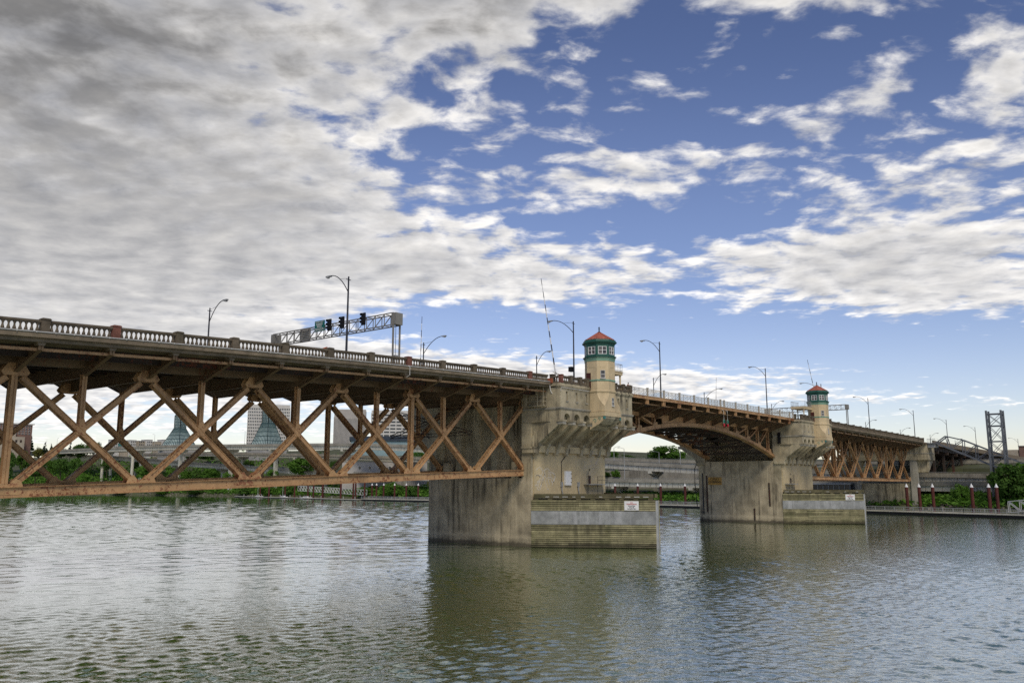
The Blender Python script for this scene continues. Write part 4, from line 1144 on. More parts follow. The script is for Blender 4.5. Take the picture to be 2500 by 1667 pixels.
for a, b in zip(posts, posts[1:]):
    L = round(b - a - .28, 2)
    if L < .5: continue
    if L not in LATM: LATM[L] = lattice(L).mesh('lattice_panel', LAT)
    inst('lattice_panel', LATM[L], lr, (a + .14, -.05, zr_b(a)), (0, math.atan2(zr_b(a) - zr_b(b), b - a), 0))
# navigation lights hanging under mid span
for x, nm in ((141.6, 'left'), (143.1, 'right')):
    t = thing('navigation_light', (x, -.3, 18.3), 'green over red navigation lamp hung at mid span, ' + nm + ' of the pair', 'lamp', 'navigation lights')
    MB().tube([(x, -.1, 21.3), (x, -.45, 21.15), (x, -.45, 19.5)], .05, 6).build('hanger', OFFW, t)
    MB().lathe([(.1, 19.5), (.2, 19.35), (.2, 18.95), (.1, 18.85)], 10, (x, -.45, 0)).build('green_lens', mat('green_lens', (.0, .12, .07), .3), t)
    MB().lathe([(.1, 18.83), (.17, 18.7), (.17, 18.35), (.05, 18.2)], 10, (x, -.45, 0)).build('red_lens', mat('red_lens', (.42, .02, .03), .3), t)
    m_ = MB()
    for e in (-.3, .3): m_.tube([(x + e, -.45, 19.5), (x + e, -.45, 18.8)], .02, 5)
    for z in (19.5, 18.8): m_.tube([(x - .3, -.45, z), (x + .3, -.45, z)], .02, 5)
    m_.build('guard', OFFW, t)

# ================================================================== STREET LAMPS ON THE BRIDGE
def deck_z(x):
    if x < 90.3: return zr_w(x) - 1.1
    if x < 108.3: return 21.4
    if x < 175.9: return zr_b(x) - 1.13
    if x < 193.9: return 21.4
    return zr_e(x) - 1.1
def lamp_parts(root, x, y, z0, zt, sg, reach, m_=DARKM, r_=.13):
    MB().tube([(x, y, z0), (x, y, z0 + .9), (x, y, zt)], [r_ * 1.5, r_, r_ * .62], 8).build('pole', m_, root, smooth=True)
    rise = .55
    pts = [(x, y + sg * reach * math.sin(t * math.pi / 2 * .98) ** 1.0 * (t * .35 + .65), zt - 1.6 + (1.6 + rise) * math.sin(t * math.pi / 2)) for t in [q / 10 for q in range(11)]]
    pts = [(x, y + sg * reach * t, zt - 1.75 + (1.75 + rise) * (1 - (1 - t) ** 2.1)) for t in [q / 12 for q in range(13)]]
    MB().tube(pts, .05, 6).build('arm', m_, root, smooth=True)
    MB().tube([(x, y, zt - .2), (x, y + sg * reach * .42, zt - .05)], .018, 5).build('tie_rod', m_, root)
    MB().box(x - .3, x + .3, y - .04, y + .04, zt - .38, zt - .32).build('cross_arm', m_, root)
    e = pts[-1]
    hd = MB().obox((x, e[1] + sg * .3, e[2] - .03), (.13, 0, 0), (0, .42, 0), (0, 0, .075)); hd.lathe([(.17, -.17), (.2, -.05), (.12, .03)], 8, (x, e[1] + sg * .42, e[2] - .05))
    hd.build('lamp_head', GALV, root)
def lamp(x, y, zt, sg, reach, label, group, r_=.13):
    t = thing('street_lamp', (x, y, deck_z(x)), label, 'street lamp', group)
    lamp_parts(t, x, y, deck_z(x), zt, sg, reach, r_=r_)
    return t
NEARL = [(57.99, 30.4, 3.1, 'tall dark lamp post in front of the traffic signal gantry'), (100.1, 31.7, 4.0, 'dark lamp post with a small box just left of the near tower'),
         (125.3, 31.9, 3.0, 'dark lamp post on the near side, just right of the near tower'), (169.5, 32.0, 3.0, 'dark lamp post on the near side, left of the far tower'),
         (202.2, 31.6, 4.4, 'dark lamp post half hidden behind the far tower'), (237.8, 31.0, 3.2, 'lamp post on the near side, first to the right of the far tower'),
         (282.7, 30.6, 3.3, 'lamp post on the near side, second to the right of the far tower'), (324.8, 30.1, 3.3, 'lamp post rising above the peak of the grey ramp truss'),
         (371.1, 29.8, 3.3, 'lamp post between the ramp truss peak and the grey lattice tower'), (464.7, 28.9, 3.3, 'farthest lamp post, right of the grey lattice tower')]
for x, zt, rc, lb in NEARL:
    o = lamp(x, 3.0, zt, 1, rc, lb, 'near side street lamps')
    if abs(x - 100.1) < 1:
        MB().box(x - .35, x + .35, 3.15, 3.75, 24.3, 25.0).build('signal_box', BLACK, o)
FARL = [(53.25, 28.7, 2.9, 'far side lamp post at left, left of the signal gantry'), (88.6, 29.1, 3.9, 'far side lamp post right of the signal gantry beside a thin mast'), (116.3, 30.3, 2.4, 'far side lamp post just left of the leaning barrier arm'),
        (156.7, 30.3, 2.4, 'far side lamp post beside the first lamp right of the near tower'), (179.9, 29.1, 3.9, 'far side lamp post beside a thin mast above the lifting span'), (219.0, 29.2, 2.8, 'far side lamp post left of the far gantry'),
        (298.65, 28.7, 3.0, 'far side lamp post, first right of the far tower'), (340.0, 28.1, 3.0, 'far side lamp post, second right of the far tower'), (383.7, 28.1, 2.6, 'far side lamp post left of the grey ramp truss peak'), (427.9, 27.5, 2.4, 'far side lamp post right of the grey ramp truss peak')]
for x, zt, rc, lb in FARL:
    lamp(x, 22.3, zt, -1, rc, lb, 'far side street lamps', r_=.12)

# ================================================================== SIGNAL GANTRIES
def gantry(x, y0, y1, zb, zt, label):
    t = thing('signal_gantry', (x + .5, y0, deck_z(x)), label, 'gantry', 'overhead gantries')
    d_ = 1.0
    for y in (y0, y1):
        for xx in (x, x + d_):
            MB().bar((xx, y, deck_z(x)), (xx, y, zt), .16, .16, (1, 0, 0)).build('leg', GANT, t)
    for y in (y0 + .2, y1 - .2):
        MB().box(x - .05, x + d_ + .05, y - .6 if y < 10 else y - .1, y + .1 if y < 10 else y + .6, zb, zt).build('end_panel', GANT, t)
    for xx in (x, x + d_):
        for z in (zb, zt): MB().bar((xx, y0, z), (xx, y1, z), .11, .11).build('chord', GANT, t)
    k = 15
    for j in range(k + 1):
        y = y0 + (y1 - y0) * j / k
        m_ = MB()
        for xx in (x, x + d_): m_.bar((xx, y, zb), (xx, y, zt), .07, .07, (1, 0, 0))
        for z in (zb, zt): m_.bar((x, y, z), (x + d_, y, z), .06, .06)
        if j < k:
            yn = y0 + (y1 - y0) * (j + 1) / k
            m_.bar((x, y, zt), (x, yn, zb), .05, .05); m_.bar((x + d_, y, zt), (x + d_, yn, zb), .05, .05)
            m_.bar((x, y, zt), (x + d_, yn, zt), .05, .05); m_.bar((x, y, zb), (x + d_, yn, zb), .05, .05)
        m_.build('web_frame', GANT, t)
    return t
g1 = gantry(64.1, 2.4, 25.1, 25.95, 27.3, 'grey box truss gantry carrying three traffic signals')
for q in (22.0, 23.4): MB().box(64.3, 64.9, 2.2, 2.6, q, q + .5).build('control_box', GALV, g1) if q < 23 else None
MB().tube([(64.5, 2.4, 26), (64.5, 2.4, 21.3)], .03, 5).build('cable', DARKM, g1)
gantry(217.9, 2.5, 23.5, 26.6, 27.8, 'grey gantry spanning the road behind the far tower')
def signal(x, y, z, label):
    t = thing('traffic_signal', (x, y, z), label, 'traffic light', 'signals on the gantry')
    m_ = MB().box(x - .2, x + .12, y - .23, y + .23, z, z + 1.35); m_.build('housing', BLACK, t)
    MB().box(x - .02, x + .02, y - .3, y + .3, z - .05, z + 1.42).build('backplate', BLACK, t)
    for q, c in ((1.12, 'red'), (.68, 'amber'), (.24, 'green')):
        MB().tube([(x - .2, y, z + q), (x - .24, y, z + q)], .14, 10).build('lens', DGLASS, t)
        vz = MB()
        for a in range(7):
            th = math.pi * a / 6
            vz.obox((x - .33, y + .17 * math.cos(th), z + q + .17 * math.sin(th)), (.13, 0, 0), (0, .05 * abs(math.sin(th)) + .01, 0), (0, 0, .05 * abs(math.cos(th)) + .012))
        vz.build('visor', BLACK, t)
signal(63.95, 13.5, 26.5, 'black traffic signal next to the green sign, leftmost of three')
signal(63.95, 11.1, 26.5, 'black traffic signal beside the tall lamp post, middle of three')
signal(63.95, 7.3, 26.47, 'black traffic signal nearest the gantry end, rightmost of three')
t = thing('guide_sign', (63.9, 15.4, 26.6), 'green bridge name sign on the gantry', 'sign')
box('board', SIGNG, t, 63.9, 63.98, 14.45, 16.3, 26.6, 27.92)
for txt, z, sz in (('WILLAMETTE RIVER', 27.74, .17), ('BURNSIDE', 27.46, .26), ('BRIDGE', 27.2, .26), ('BUILT AND MAINTAINED', 26.94, .14), ('BY MULTNOMAH COUNTY', 26.76, .14)):
    text_mesh('lettering', txt, WHITE, sz, t, (63.88, 15.38, z), (0, -1, 0), (0, 0, 1), bold=.004)
t = thing('sign_back', (65.3, 19.8, 26.0), 'brown back of a louvred panel on the left of the gantry', 'panel')
box('frame', HWYD, t, 65.15, 65.25, 18.8, 20.9, 25.9, 27.55)
for k in range(7): box('louvre', GALV, t, 65.05, 65.149, 18.85, 20.85, 26.0 + .21 * k, 26.08 + .21 * k)

# ================================================================== BARRIER ARMS AND MASTS
def barrier(base, tip, label, n_=14, r_=.095):
    b, e = Vector(base), Vector(tip)
    t = thing('barrier_gate', base, label, 'barrier', None)
    for k in range(n_):
        p, q = b + (e - b) * k / n_, b + (e - b) * (k + 1) / n_
        MB().tube([p, q], [r_ * (1 - .6 * k / n_), r_ * (1 - .6 * (k + 1) / n_)], 6).build('arm_segment', WHITE if k % 2 == 0 else DARKM, t)
    z0 = deck_z(base[0])
    MB().box(base[0] - .3, base[0] + .3, base[1] - .2, base[1] + .2, z0, z0 + 1.1).build('housing', OFFW, t)
    m_ = MB()
    for dx_, dy_ in ((-.55, -.1), (.3, .1), (.75, .0)):
        m_.bar((base[0], base[1], base[2]), (base[0] + dx_, base[1] + dy_, base[2] - .75), .08, .08)
    m_.bar((base[0] - .55, base[1], base[2] - .1), (base[0] + .95, base[1], base[2] - .3), .08, .08); m_.bar((base[0] + .95, base[1], base[2] - .3), (base[0] + .4, base[1], base[2] - 1.0), .08, .08)
    m_.build('counterweight_frame', OFFW, t)
barrier((93.5, 1.5, 23.5), (93.5, 3.87, 37.0), 'raised striped barrier arm leaning left of the near tower')
barrier((88.6, 23, 22.6), (88.85, 23, 33.2), 'thin upright barrier arm on the far side, right of the gantry', 10, .09)
barrier((186.8, 23, 22.5), (188.0, 23, 33.4), 'thin upright barrier arm above the middle of the lifting span', 10, .09)
barrier((196, 1.4, 23.4), (196, 3.66, 36.8), 'raised barrier arm leaning behind the far tower roof', 12, .11)

# small things on the deck
t = thing('road_work_sign', (53.2, .6, zr_w(53) - 1.1), 'orange road work sign leaning behind the balustrade', 'sign')
MB().obox((53.2, .62, zr_w(53) + .02), (.42, 0, .16), (0, .02, 0), (-.07, 0, .18)).build('panel', ORANGE, t)
MB().obox((53.6, .62, zr_w(53) - .7), (.3, 0, -.2), (0, .02, 0), (.06, 0, .1)).build('foot_panel', ORANGE, t)
m_ = MB()
for e in (-.35, .35): m_.bar((53.2, .66, zr_w(53) - .1), (53.2 + e, .66, zr_w(53) - 1.08), .04, .04)
m_.build('stand', DARKM, t)
def person(x, y, z, h, shirt, trousers, label, face=0.0):
    t = thing('person', (x, y, z), label, 'person')
    def skin(name, pts, edges, rad, m_, par):
        me = bpy.data.meshes.new(name); me.from_pydata(pts, edges, []); me.materials.append(m_)
        o = bpy.data.objects.new(name, me); COL.objects.link(o); o.parent = par; ORG[o] = ORG[par]; o.rotation_euler = (0, 0, face)
        md = o.modifiers.new('skin', 'SKIN'); o.modifiers.new('sub', 'SUBSURF').levels = 1
        o.modifiers['sub'].render_levels = 1
        for v_, r_ in zip(me.skin_vertices[0].data, rad): v_.radius = r_ if isinstance(r_, tuple) else (r_, r_)
        me.skin_vertices[0].data[0].use_root = True
        return o
    k = h / 1.75
    P = [(0, 0, .95), (0, 0, 1.15), (0, 0, 1.38), (0, 0, 1.5), (0, .01, 1.62), (0, .01, 1.72),
         (-.19, 0, 1.40), (-.25, .02, 1.15), (-.25, .12, .92), (-.25, .15, .84), (.19, 0, 1.40), (.25, .02, 1.15), (.25, .12, .92), (.25, .15, .84),
         (-.1, 0, .9), (-.11, .02, .5), (-.12, -.02, .08), (-.13, .12, .04), (.1, 0, .9), (.11, .08, .5), (.12, .0, .08), (.13, .14, .04)]
    E_ = [(0, 1), (1, 2), (2, 3), (3, 4), (4, 5), (2, 6), (6, 7), (7, 8), (8, 9), (2, 10), (10, 11), (11, 12), (12, 13), (0, 14), (14, 15), (15, 16), (16, 17), (0, 18), (18, 19), (19, 20), (20, 21)]
    Rd = [.13, .13, .15, .06, .085, .06, .06, .048, .037, .035, .06, .048, .037, .035, .09, .065, .045, .035, .09, .065, .045, .035]
    skin('body', [(a * k, b * k, c * k) for a, b, c in P], E_, [r_ * k for r_ in Rd], SKIN, t)
    skin('shirt', [(a * k, b * k, c * k) for a, b, c in (P[0], P[1], P[2], (0, 0, 1.46), P[6], P[7], P[10], P[11])], [(0, 1), (1, 2), (2, 3), (2, 4), (4, 5), (2, 6), (6, 7)], [.145 * k, .145 * k, .165 * k, .07 * k, .075 * k, .06 * k, .075 * k, .06 * k], shirt, t)
    skin('trousers', [(a * k, b * k, c * k) for a, b, c in ((0, 0, .97), P[14], P[15], P[16], P[18], P[19], P[20])], [(0, 1), (1, 2), (2, 3), (0, 4), (4, 5), (5, 6)], [.14 * k, .1 * k, .075 * k, .06 * k, .1 * k, .075 * k, .06 * k], trousers, t)
    MB().lathe([(.02, 1.60), (.088, 1.64), (.098, 1.71), (.075, 1.79), (.02, 1.815)], 10, (0, -.02, 0)).mesh('hair', BLACK)
    o = MB().lathe([(.085 * k, 1.66 * k), (.1 * k, 1.72 * k), (.075 * k, 1.80 * k), (.02 * k, 1.825 * k)], 10, (x, y - .02, z)).build('hair', BLACK, t)
person(105.9, .6, 21.4, 1.82, DENIM, DENIM, 'person in dark clothes behind the pier balustrade right of the tower', .3)
person(111.2, .7, 21.75, 1.72, SHIRT, DENIM, 'person in a maroon top at the left end of the lattice railing', -.4)

# ================================================================== EAST BENT AND APPROACH
bent = thing('bridge_pier', (284, 12.6, 0), 'dark concrete bent with slim column at the right end of the far truss', 'bridge pier', None)
box('pier_wall', CONC, bent, 283.6, 285.2, 5.2, 20.1, -3, 8.2)
for y0, y1 in ((3.2, 5.2), (20.1, 22.1)):
    MB().prism([(282.7, -3), (284.5, -3), (284.3, 15.3), (282.9, 15.3)], 'y', y0, y1).build('column', CONCL, bent)
box('cap_block', CONC, bent, 282.6, 291.0, -.2, YR + .2, 15.3, 20.2)
box('cap_course', CONCL, bent, 282.5, 291.1, -.3, YR + .3, 17.2, 17.45)
for y0, y1 in ((.2, 4.6), (20.7, 25.1)):
    MB().prism([(284.35, 15.29), (290.6, 15.29), (284.35, 11.6)], 'y', y0, y1).build('haunch', CONC, bent)
appr = thing('approach_viaduct', (300, 12.6, 3), 'dark eastern approach deck on steel bents at far right', 'viaduct')
ax = [280.5 + 200 * q / 16 for q in range(17)]
m_ = MB(); ribbon(m_, ax, -.2, YR + .2, zr_e, -1.65, -1.12); m_.build('deck_slab', FASC, appr)
m_ = MB(); ribbon(m_, ax, 4, YR - 4, zr_e, -1.119, -1.08); m_.build('roadway', ASPH, appr)
for y in (.0, YR - .2):
    m_ = MB(); ribbon(m_, [291.2] + ax[1:], y, y + .2, zr_e, -1.1, -.05); m_.build('parapet', FASC, appr)
for y in (1.5, 5, 9, 12.6, 16, 20, 23.6):
    m_ = MB(); ribbon(m_, ax[1:], y - .15, y + .15, zr_e, -3.0, -1.66); m_.build('girder', STEELD, appr)
for x in range(300, 470, 13):
    for y in (2.2, 9, 16, 23):
        MB().bar((x, y, 2), (x, y, zr_e(x) - 3.6), .7, .7, (1, 0, 0)).build('bent_column', STEELD, appr)
    box('bent_cap', STEELD, appr, x - .5, x + .5, .6, YR - .6, zr_e(x) - 3.9, zr_e(x) - 3.01)
    m_ = MB().bar((x, 2.2, 6), (x, 9, zr_e(x) - 4.2), .25, .25); m_.bar((x, 9, 6), (x, 2.2, zr_e(x) - 4.2), .25, .25); m_.build('bent_brace', STEELD, appr)

# ================================================================== HIGHWAY VIADUCTS
def viaduct(name, pts, wd, label, cols, gd=1.5, hammer=True):
    pts = [Vector(p) for p in pts]
    root = thing(name, (pts[0].x, pts[0].y, 0), label, 'viaduct')
    dense = []
    for a, b in zip(pts, pts[1:]):
        k = max(1, int((b - a).length / 14))
        dense += [a + (b - a) * q / k for q in range(k)]
    dense.append(pts[-1])
    for _ in range(3):
        dense = [dense[0]] + [(dense[i - 1] + dense[i] * 2 + dense[i + 1]) / 4 for i in range(1, len(dense) - 1)] + [dense[-1]]
    nr = []
    for i, p in enumerate(dense):
        t_ = (dense[min(i + 1, len(dense) - 1)] - dense[max(i - 1, 0)]); t_.z = 0; t_.normalize()
        nr.append(Vector((-t_.y, t_.x, 0)) if (-t_.y) > 0 else Vector((t_.y, -t_.x, 0)))
    def strip(nm, m_, o0, o1, z0, z1):
        b = MB()
        for p, q in zip(dense, nr):
            for (o_, z_) in ((o0, z0), (o1, z0), (o1, z1), (o0, z1)):
                v_ = p + q * o_; b.v.append((v_.x, v_.y, p.z + z_))
        for i in range(len(dense) - 1):
            for j in range(4): b.f.append((i * 4 + j, i * 4 + (j + 1) % 4, i * 4 + 4 + (j + 1) % 4, i * 4 + 4 + j))
        k = len(dense) * 4
        b.f += [(0, 3, 2, 1), (k - 4, k - 3, k - 2, k - 1)]
        return b.build(nm, m_, root)
    strip('parapet', HWYD, 0, .3, -1.0, 0); strip('parapet', HWYD, wd - .3, wd, -1.0, -.1)
    strip('deck_slab', HWYD, -.1, wd + .1, -1.35, -1.002); strip('roadway', ASPH, .35, wd - .35, -.998, -.95)
    strip('fascia_girder', HWY, .45, .75, -1.352 - gd, -1.352); strip('inner_girder', HWY, wd * .5, wd * .5 + .4, -1.352 - gd, -1.352); strip('inner_girder', HWY, wd - .75, wd - .45, -1.352 - gd, -1.352)
    st = MB(); acc = 0.0
    for i in range(len(dense) - 1):
        a, b = dense[i], dense[i + 1]; L = (b - a).length; s_ = acc
        while s_ < L:
            p = a + (b - a) * s_ / L + nr[i] * .42
            d_ = (b - a).normalized()
            st.obox((p.x, p.y, p.z - 1.352 - gd / 2), d_ * .09, nr[i] * .05, (0, 0, gd / 2)); s_ += 2.4
        acc = s_ - L
    st.build('web_stiffeners', HWYD, root, kind='stuff')
    # tubular rail on the parapet
    m_ = MB().tube([p + nr[i] * .15 + Vector((0, 0, .28)) for i, p in enumerate(dense)], .05, 4); m_.build('guard_rail', GALV, root)
    for (i_y, style) in cols:
        best = min(range(len(dense)), key=lambda i: abs(dense[i].y - i_y)); p = dense[best]; q = nr[best]
        zc_ = p.z - 1.37 - gd
        cpt = p + q * wd / 2
        gz = bank_z(cpt.x - lerp_tab(SHORE, cpt.y), cpt.y) - 1.0
        if style == 1:
            MB().obox((cpt.x, cpt.y, (zc_ + gz) / 2 - .6), q * 1.0, Vector((-q.y, q.x, 0)) * .85, (0, 0, (zc_ - gz) / 2 - .6)).build('column', HWY, root)
        else:
            for e in (-.3, .3):
                c2 = cpt + q * wd * e
                MB().lathe([(1.05, gz), (1.05, zc_ - 1.2)], 12, (c2.x, c2.y, 0)).build('column', HWY, root)
        tt = Vector((-q.y, q.x, 0))
        b = MB(); c0 = cpt
        prof = [(-wd / 2 + .4, zc_), (wd / 2 - .4, zc_), (wd / 2 - .4, zc_ - .9), (1.4, zc_ - 2.2), (-1.4, zc_ - 2.2), (-wd / 2 + .4, zc_ - .9)]
        k = len(prof)
        for e in (-.8, .8):
            for (u, z) in prof: v_ = c0 + q * u + tt * e; b.v.append((v_.x, v_.y, z))
        b.f += [tuple(range(k)), tuple(range(2 * k - 1, k - 1, -1))] + [(i, (i + 1) % k, (i + 1) % k + k, i + k) for i in range(k)]
        b.build('column_cap', HWY, root)
    return root, dense, nr
VU = viaduct('highway_viaduct', [(300, 760, 34.5), (300, 640, 34.5), (300, 560, 34.2), (300, 487, 33.8), (300, 381, 31.4), (300, 298, 29.6), (300, 250, 27.9), (300, 185, 22.2), (300, 127, 17.3), (300, 88, 15.1), (298, 40, 12.8), (296, 7, 11.4), (296, -30, 10.8), (296, -90, 10.6)], 10.5,
        'highest pale concrete highway deck crossing behind the left truss', [(580, 2), (530, 2), (479, 1), (415, 1), (361, 1), (295, 1), (235, 1), (165, 1), (104, 1), (48, 1), (-2, 1), (-40, 1)], 1.9)
VM = viaduct('highway_viaduct', [(325, 560, 30.5), (322, 480, 29.5), (320, 428, 28), (320, 322, 24.6), (320, 258, 21.6), (330, 180, 20.8), (338, 151, 20.2), (341, 120, 18.3), (344, 60, 17), (346, -60, 16)], 9.5,
        'middle concrete highway deck under the highest one', [(428, 1), (372, 1), (322, 1), (268, 1), (205, 1), (150, 1), (90, 1), (20, 1)], 1.3)
VL = viaduct('highway_viaduct', [(313, 700, 33), (313, 640, 31), (313, 571, 28.0), (313, 497, 23.3), (313, 426, 20.0), (311, 370, 17.3), (306, 300, 14.3), (298, 200, 11.4), (290, 120, 10.0), (290, 83, 9.6), (290, 6, 8.8), (290, -14, 8.8), (290, -90, 8.6)], 10.5,
        'lowest concrete highway deck with cars and dark shadow underneath', [(560, 1), (500, 1), (440, 1), (385, 1), (330, 1), (270, 1), (210, 1), (152, 1), (112, 1), (84, 1), (52, 1), (16, 1), (-10, 1), (-45, 1)], 1.7)
# retaining wall, billboard, low glazed building
o = MB().box(329, 330, 60, 175, 5, 13.9); o = tag(o.build('retaining_wall', HWYD, loc=(329.5, 118, 5)), 'plain grey concrete retaining wall behind the lowest highway deck', 'wall')
t = thing('billboard', (327, 96, 9), 'dark billboard with white frame at the foot of the grey wall', 'billboard')
box('frame', WHITE, t, 326.8, 327.2, 93.5, 99.2, 10.0, 13.6); box('poster', BILL, t, 326.7, 326.795, 93.9, 98.8, 10.35, 13.25); box('post', DARKM, t, 327.21, 327.6, 96, 96.4, 6.2, 13.0)
t = thing('low_building', (286, 31, 3.5), 'low grey glazed pavilion on the bank right of the far pier', 'building')
box('wall', HWYD, t, 284, 288, 24, 38, 3, 5.9); box('roof', GALV, t, 283.4, 288.4, 23.5, 38.5, 7.85, 8.3)
box('glazing_core', DGLASS, t, 284.2, 287.8, 24.2, 37.8, 5.9, 7.85)
for k in range(9): box('mullion', GALV, t, 283.95, 284.12, 24.0 + 1.73 * k, 24.16 + 1.73 * k, 5.9, 7.85)

# vehicles on the lowest deck
def car_mesh(col_, van=False):
    h = 1.05 if van else .8
    b = MB().prism([(-2.2, .35), (2.2, .35), (2.25, .75), (2.1, h), (-2.1, h + .05), (-2.25, .7)], 'x', -.88, .88)
    body = b.mesh('body', col_)
    roof = [(-2.0, h), (1.1, h), (.5, 1.45), (-1.5, 1.48)] if not van else [(-2.15, h), (1.6, h), (1.0, 2.15), (-2.1, 2.2)]
    cab = MB().prism(roof, 'x', -.78, .78).mesh('cabin', DGLASS if not van else col_)
    wh = MB().tube([(-.1, 0, 0), (.1, 0, 0)], .33, 10).mesh('wheel', BLACK)
    return body, cab, wh
CM = [car_mesh(CARW[0]), car_mesh(CARW[1]), car_mesh(CARW[2]), car_mesh(CARW[3]), car_mesh(CARW[0], True)]
def car(V, y, off, k, label):
    root, dense, nr = V
    i = min(range(len(dense)), key=lambda q: abs(dense[q].y - y)); p = dense[i] + nr[i] * off + (dense[max(i - 1, 0)] - dense[i]) * 0
    z = p.z - .95
    d_ = dense[max(i - 1, 0)] - dense[min(i + 1, len(dense) - 1)]
    t = thing('car' if k < 4 else 'van', (p.x, p.y, z), label, 'car' if k < 4 else 'van', 'vehicles on the lowest highway deck')
    t.rotation_euler = (math.atan2(d_.z, math.hypot(d_.x, d_.y)), 0, math.atan2(-d_.x, d_.y))
    body, cab, wh = CM[k]
    for nm, me, l in [('body', body, (0, 0, 0)), ('cabin', cab, (0, 0, 0))] + [('wheel', wh, (sx_, sy_, .33)) for sx_ in (-.8, .8) for sy_ in (-1.4, 1.4)]:
        o = bpy.data.objects.new(nm, me); COL.objects.link(o); o.parent = t; o.location = l
for y, off, k, lb in ((598, 2.5, 4, 'white van highest up the far left highway slope'), (542, 2.2, 0, 'white car in the left gap of the truss below the highest deck'), (505, 4.5, 1, 'silver car below the first glass spire'), (476, 2.0, 2, 'navy car on the lowest deck, left of the second bridge panel'), (458, 2.5, 1, 'silver car just right of the navy car'),
                      (438, 2.2, 0, 'white car on the lowest deck near a pale column'), (418, 4.6, 0, 'white car in the far lane beside a pale column'), (376, 2.6, 3, 'red car on the lowest deck left of the bright tree'), (122, 2.0, 1, 'silver car seen under the arch on the lowest deck')):
    car(VL, y, off, k, lb)
# lamps on the highway
def hlamp(x, y, z0, zt, sg, label, twin=False):
    t = thing('highway_lamp', (x, y, z0), label, 'street lamp', 'pale highway lamps')
    MB().tube([(x, y, z0), (x, y, zt - .5)], [.14, .09], 6).build('pole', GALV, t)
    pts = [(x + .4 * sg * 0, y + sg * q * .28, zt - .5 + .5 * math.sin(q * math.pi / 16)) for q in range(9)]
    MB().tube(pts, .06, 5).build('arm', GALV, t)
    MB().box(x - .18, x + .18, *sorted((pts[-1][1], pts[-1][1] + sg * .75)), pts[-1][2] - .1, pts[-1][2] + .06).build('lamp_head', GALV, t)
for a in ((301, 655, 33, 44, -1, 'pale highway lamp above the trees at far left'), (301, 500, 33, 41.8, 1, 'pale highway lamp left of the left glass spire'), (301, 391, 31, 40.3, 1, 'pale highway lamp between the two glass spires'), (290.6, 113, 9.5, 22.2, 1, 'left pale lamp pole seen under the arch'), (302, 125.0, 17, 23.2, -1, 'bent pale lamp at the left edge of the arch opening'), (300.6, 103, 16, 20.8, 1, 'short pale lamp in front of the big green tree'), (300.4, 93.5, 15.3, 24.0, 1, 'tall thin pale pole right of the big green tree')):
    hlamp(*a)

# ================================================================== GREY RAMP TRUSS AND LATTICE TOWER
ramp = thing('ramp_truss', (284, -3, 12), 'grey steel truss ramp sloping down to the right from the bridge', 'footbridge')
bot = lambda y: 20.3 + (y + 2.6) * .476
for x in (283.0, 286.0):
    ys = [-2.6, -6.2, -9.9, -13.3, -16.9, -20.6, -24.3, -28.0]
    for a, b in zip(ys, ys[1:]):
        MB().bar((x, a, bot(a)), (x, b, bot(b)), .32, .34).build('lower_chord', GREYT, ramp)
    top = [(-2.6, 20.3), (-5.4, 22.3)] + [(y - .1, bot(y) + 4.2) for y in ys[2:]]
    for (a, za_), (b, zb_) in zip(top, top[1:]):
        MB().bar((x, a, za_), (x, b, zb_), .3, .32).build('upper_chord', GREYT, ramp)
    MB().bar((x, -6.2, bot(-6.2)), (x, -5.4, 22.3), .2, .2, (1, 0, 0)).build('upright', GREYT, ramp)
    tp = dict((round(y, 1), z) for y, z in top)
    for k, y in enumerate(ys[2:]):
        MB().bar((x, y, bot(y)), (x, y - .1, bot(y) + 4.2), .22, .22, (1, 0, 0)).build('upright', GREYT, ramp)
    for a, b in zip(ys[1:], ys[2:]):
        MB().bar((x, a, bot(a)), (x, b - .1, bot(b) + 4.2), .2, .2).build('diagonal', GREYT, ramp)
MB().prism([(-2.6, 20.1), (-28, bot(-28) - .2), (-28, bot(-28) + .05), (-2.6, 20.35)], 'x', 283.2, 285.8).build('walkway', GREYT, ramp)
m_ = MB().tube([(282.9, y, bot(y) + 1.4) for y in (-3, -28)], .04, 5); m_.build('handrail', GREYT, ramp)
box('landing', GREYT, ramp, 282.5, 287, -2.7, -.25, 20.15, 20.4); box('landing_beam', GALV, ramp, 283, 286.5, -2.5, -.3, 19.0, 20.14)
for q in range(9): MB().bar((282.6, -2.6 + .28 * q, 20.4), (282.6, -2.6 + .28 * q, 21.6), .06, .06, (1, 0, 0)).build('baluster', GREYT, ramp)
MB().bar((282.6, -2.65, 21.6), (282.6, -.3, 21.6), .09, .09).build('handrail', GREYT, ramp)
tw = thing('lattice_tower', (283, -19.3, 4), 'tall grey four legged lattice tower at far right', 'tower')
TX, TY_ = (281.2, 284.8), (-17.3, -21.1)
for x in TX:
    for y in TY_: MB().bar((x, y, 2.0), (x, y, 29.3), .5, .5, (1, 0, 0)).build('leg', GREYT, tw)
zs = [28.3, 24.8, 20.3, 16.2]
for z in zs:
    for x in TX: MB().bar((x, TY_[0], z), (x, TY_[1], z), .26, .26).build('ring_beam', GREYT, tw)
    for y in TY_: MB().bar((TX[0], y, z), (TX[1], y, z), .26, .26).build('ring_beam', GREYT, tw)
for z1, z0 in zip(zs, zs[1:]):
    for x in TX:
        MB().bar((x, TY_[0], z0), (x, TY_[1], z1), .14, .14).build('cross_brace', GREYT, tw); MB().bar((x + .02, TY_[0], z1), (x + .02, TY_[1], z0), .14, .14).build('cross_brace', GREYT, tw)
    for y in TY_:
        MB().bar((TX[0], y, z0), (TX[1], y, z1), .14, .14).build('cross_brace', GREYT, tw); MB().bar((TX[0], y + .02, z1), (TX[1], y + .02, z0), .14, .14).build('cross_brace', GREYT, tw)

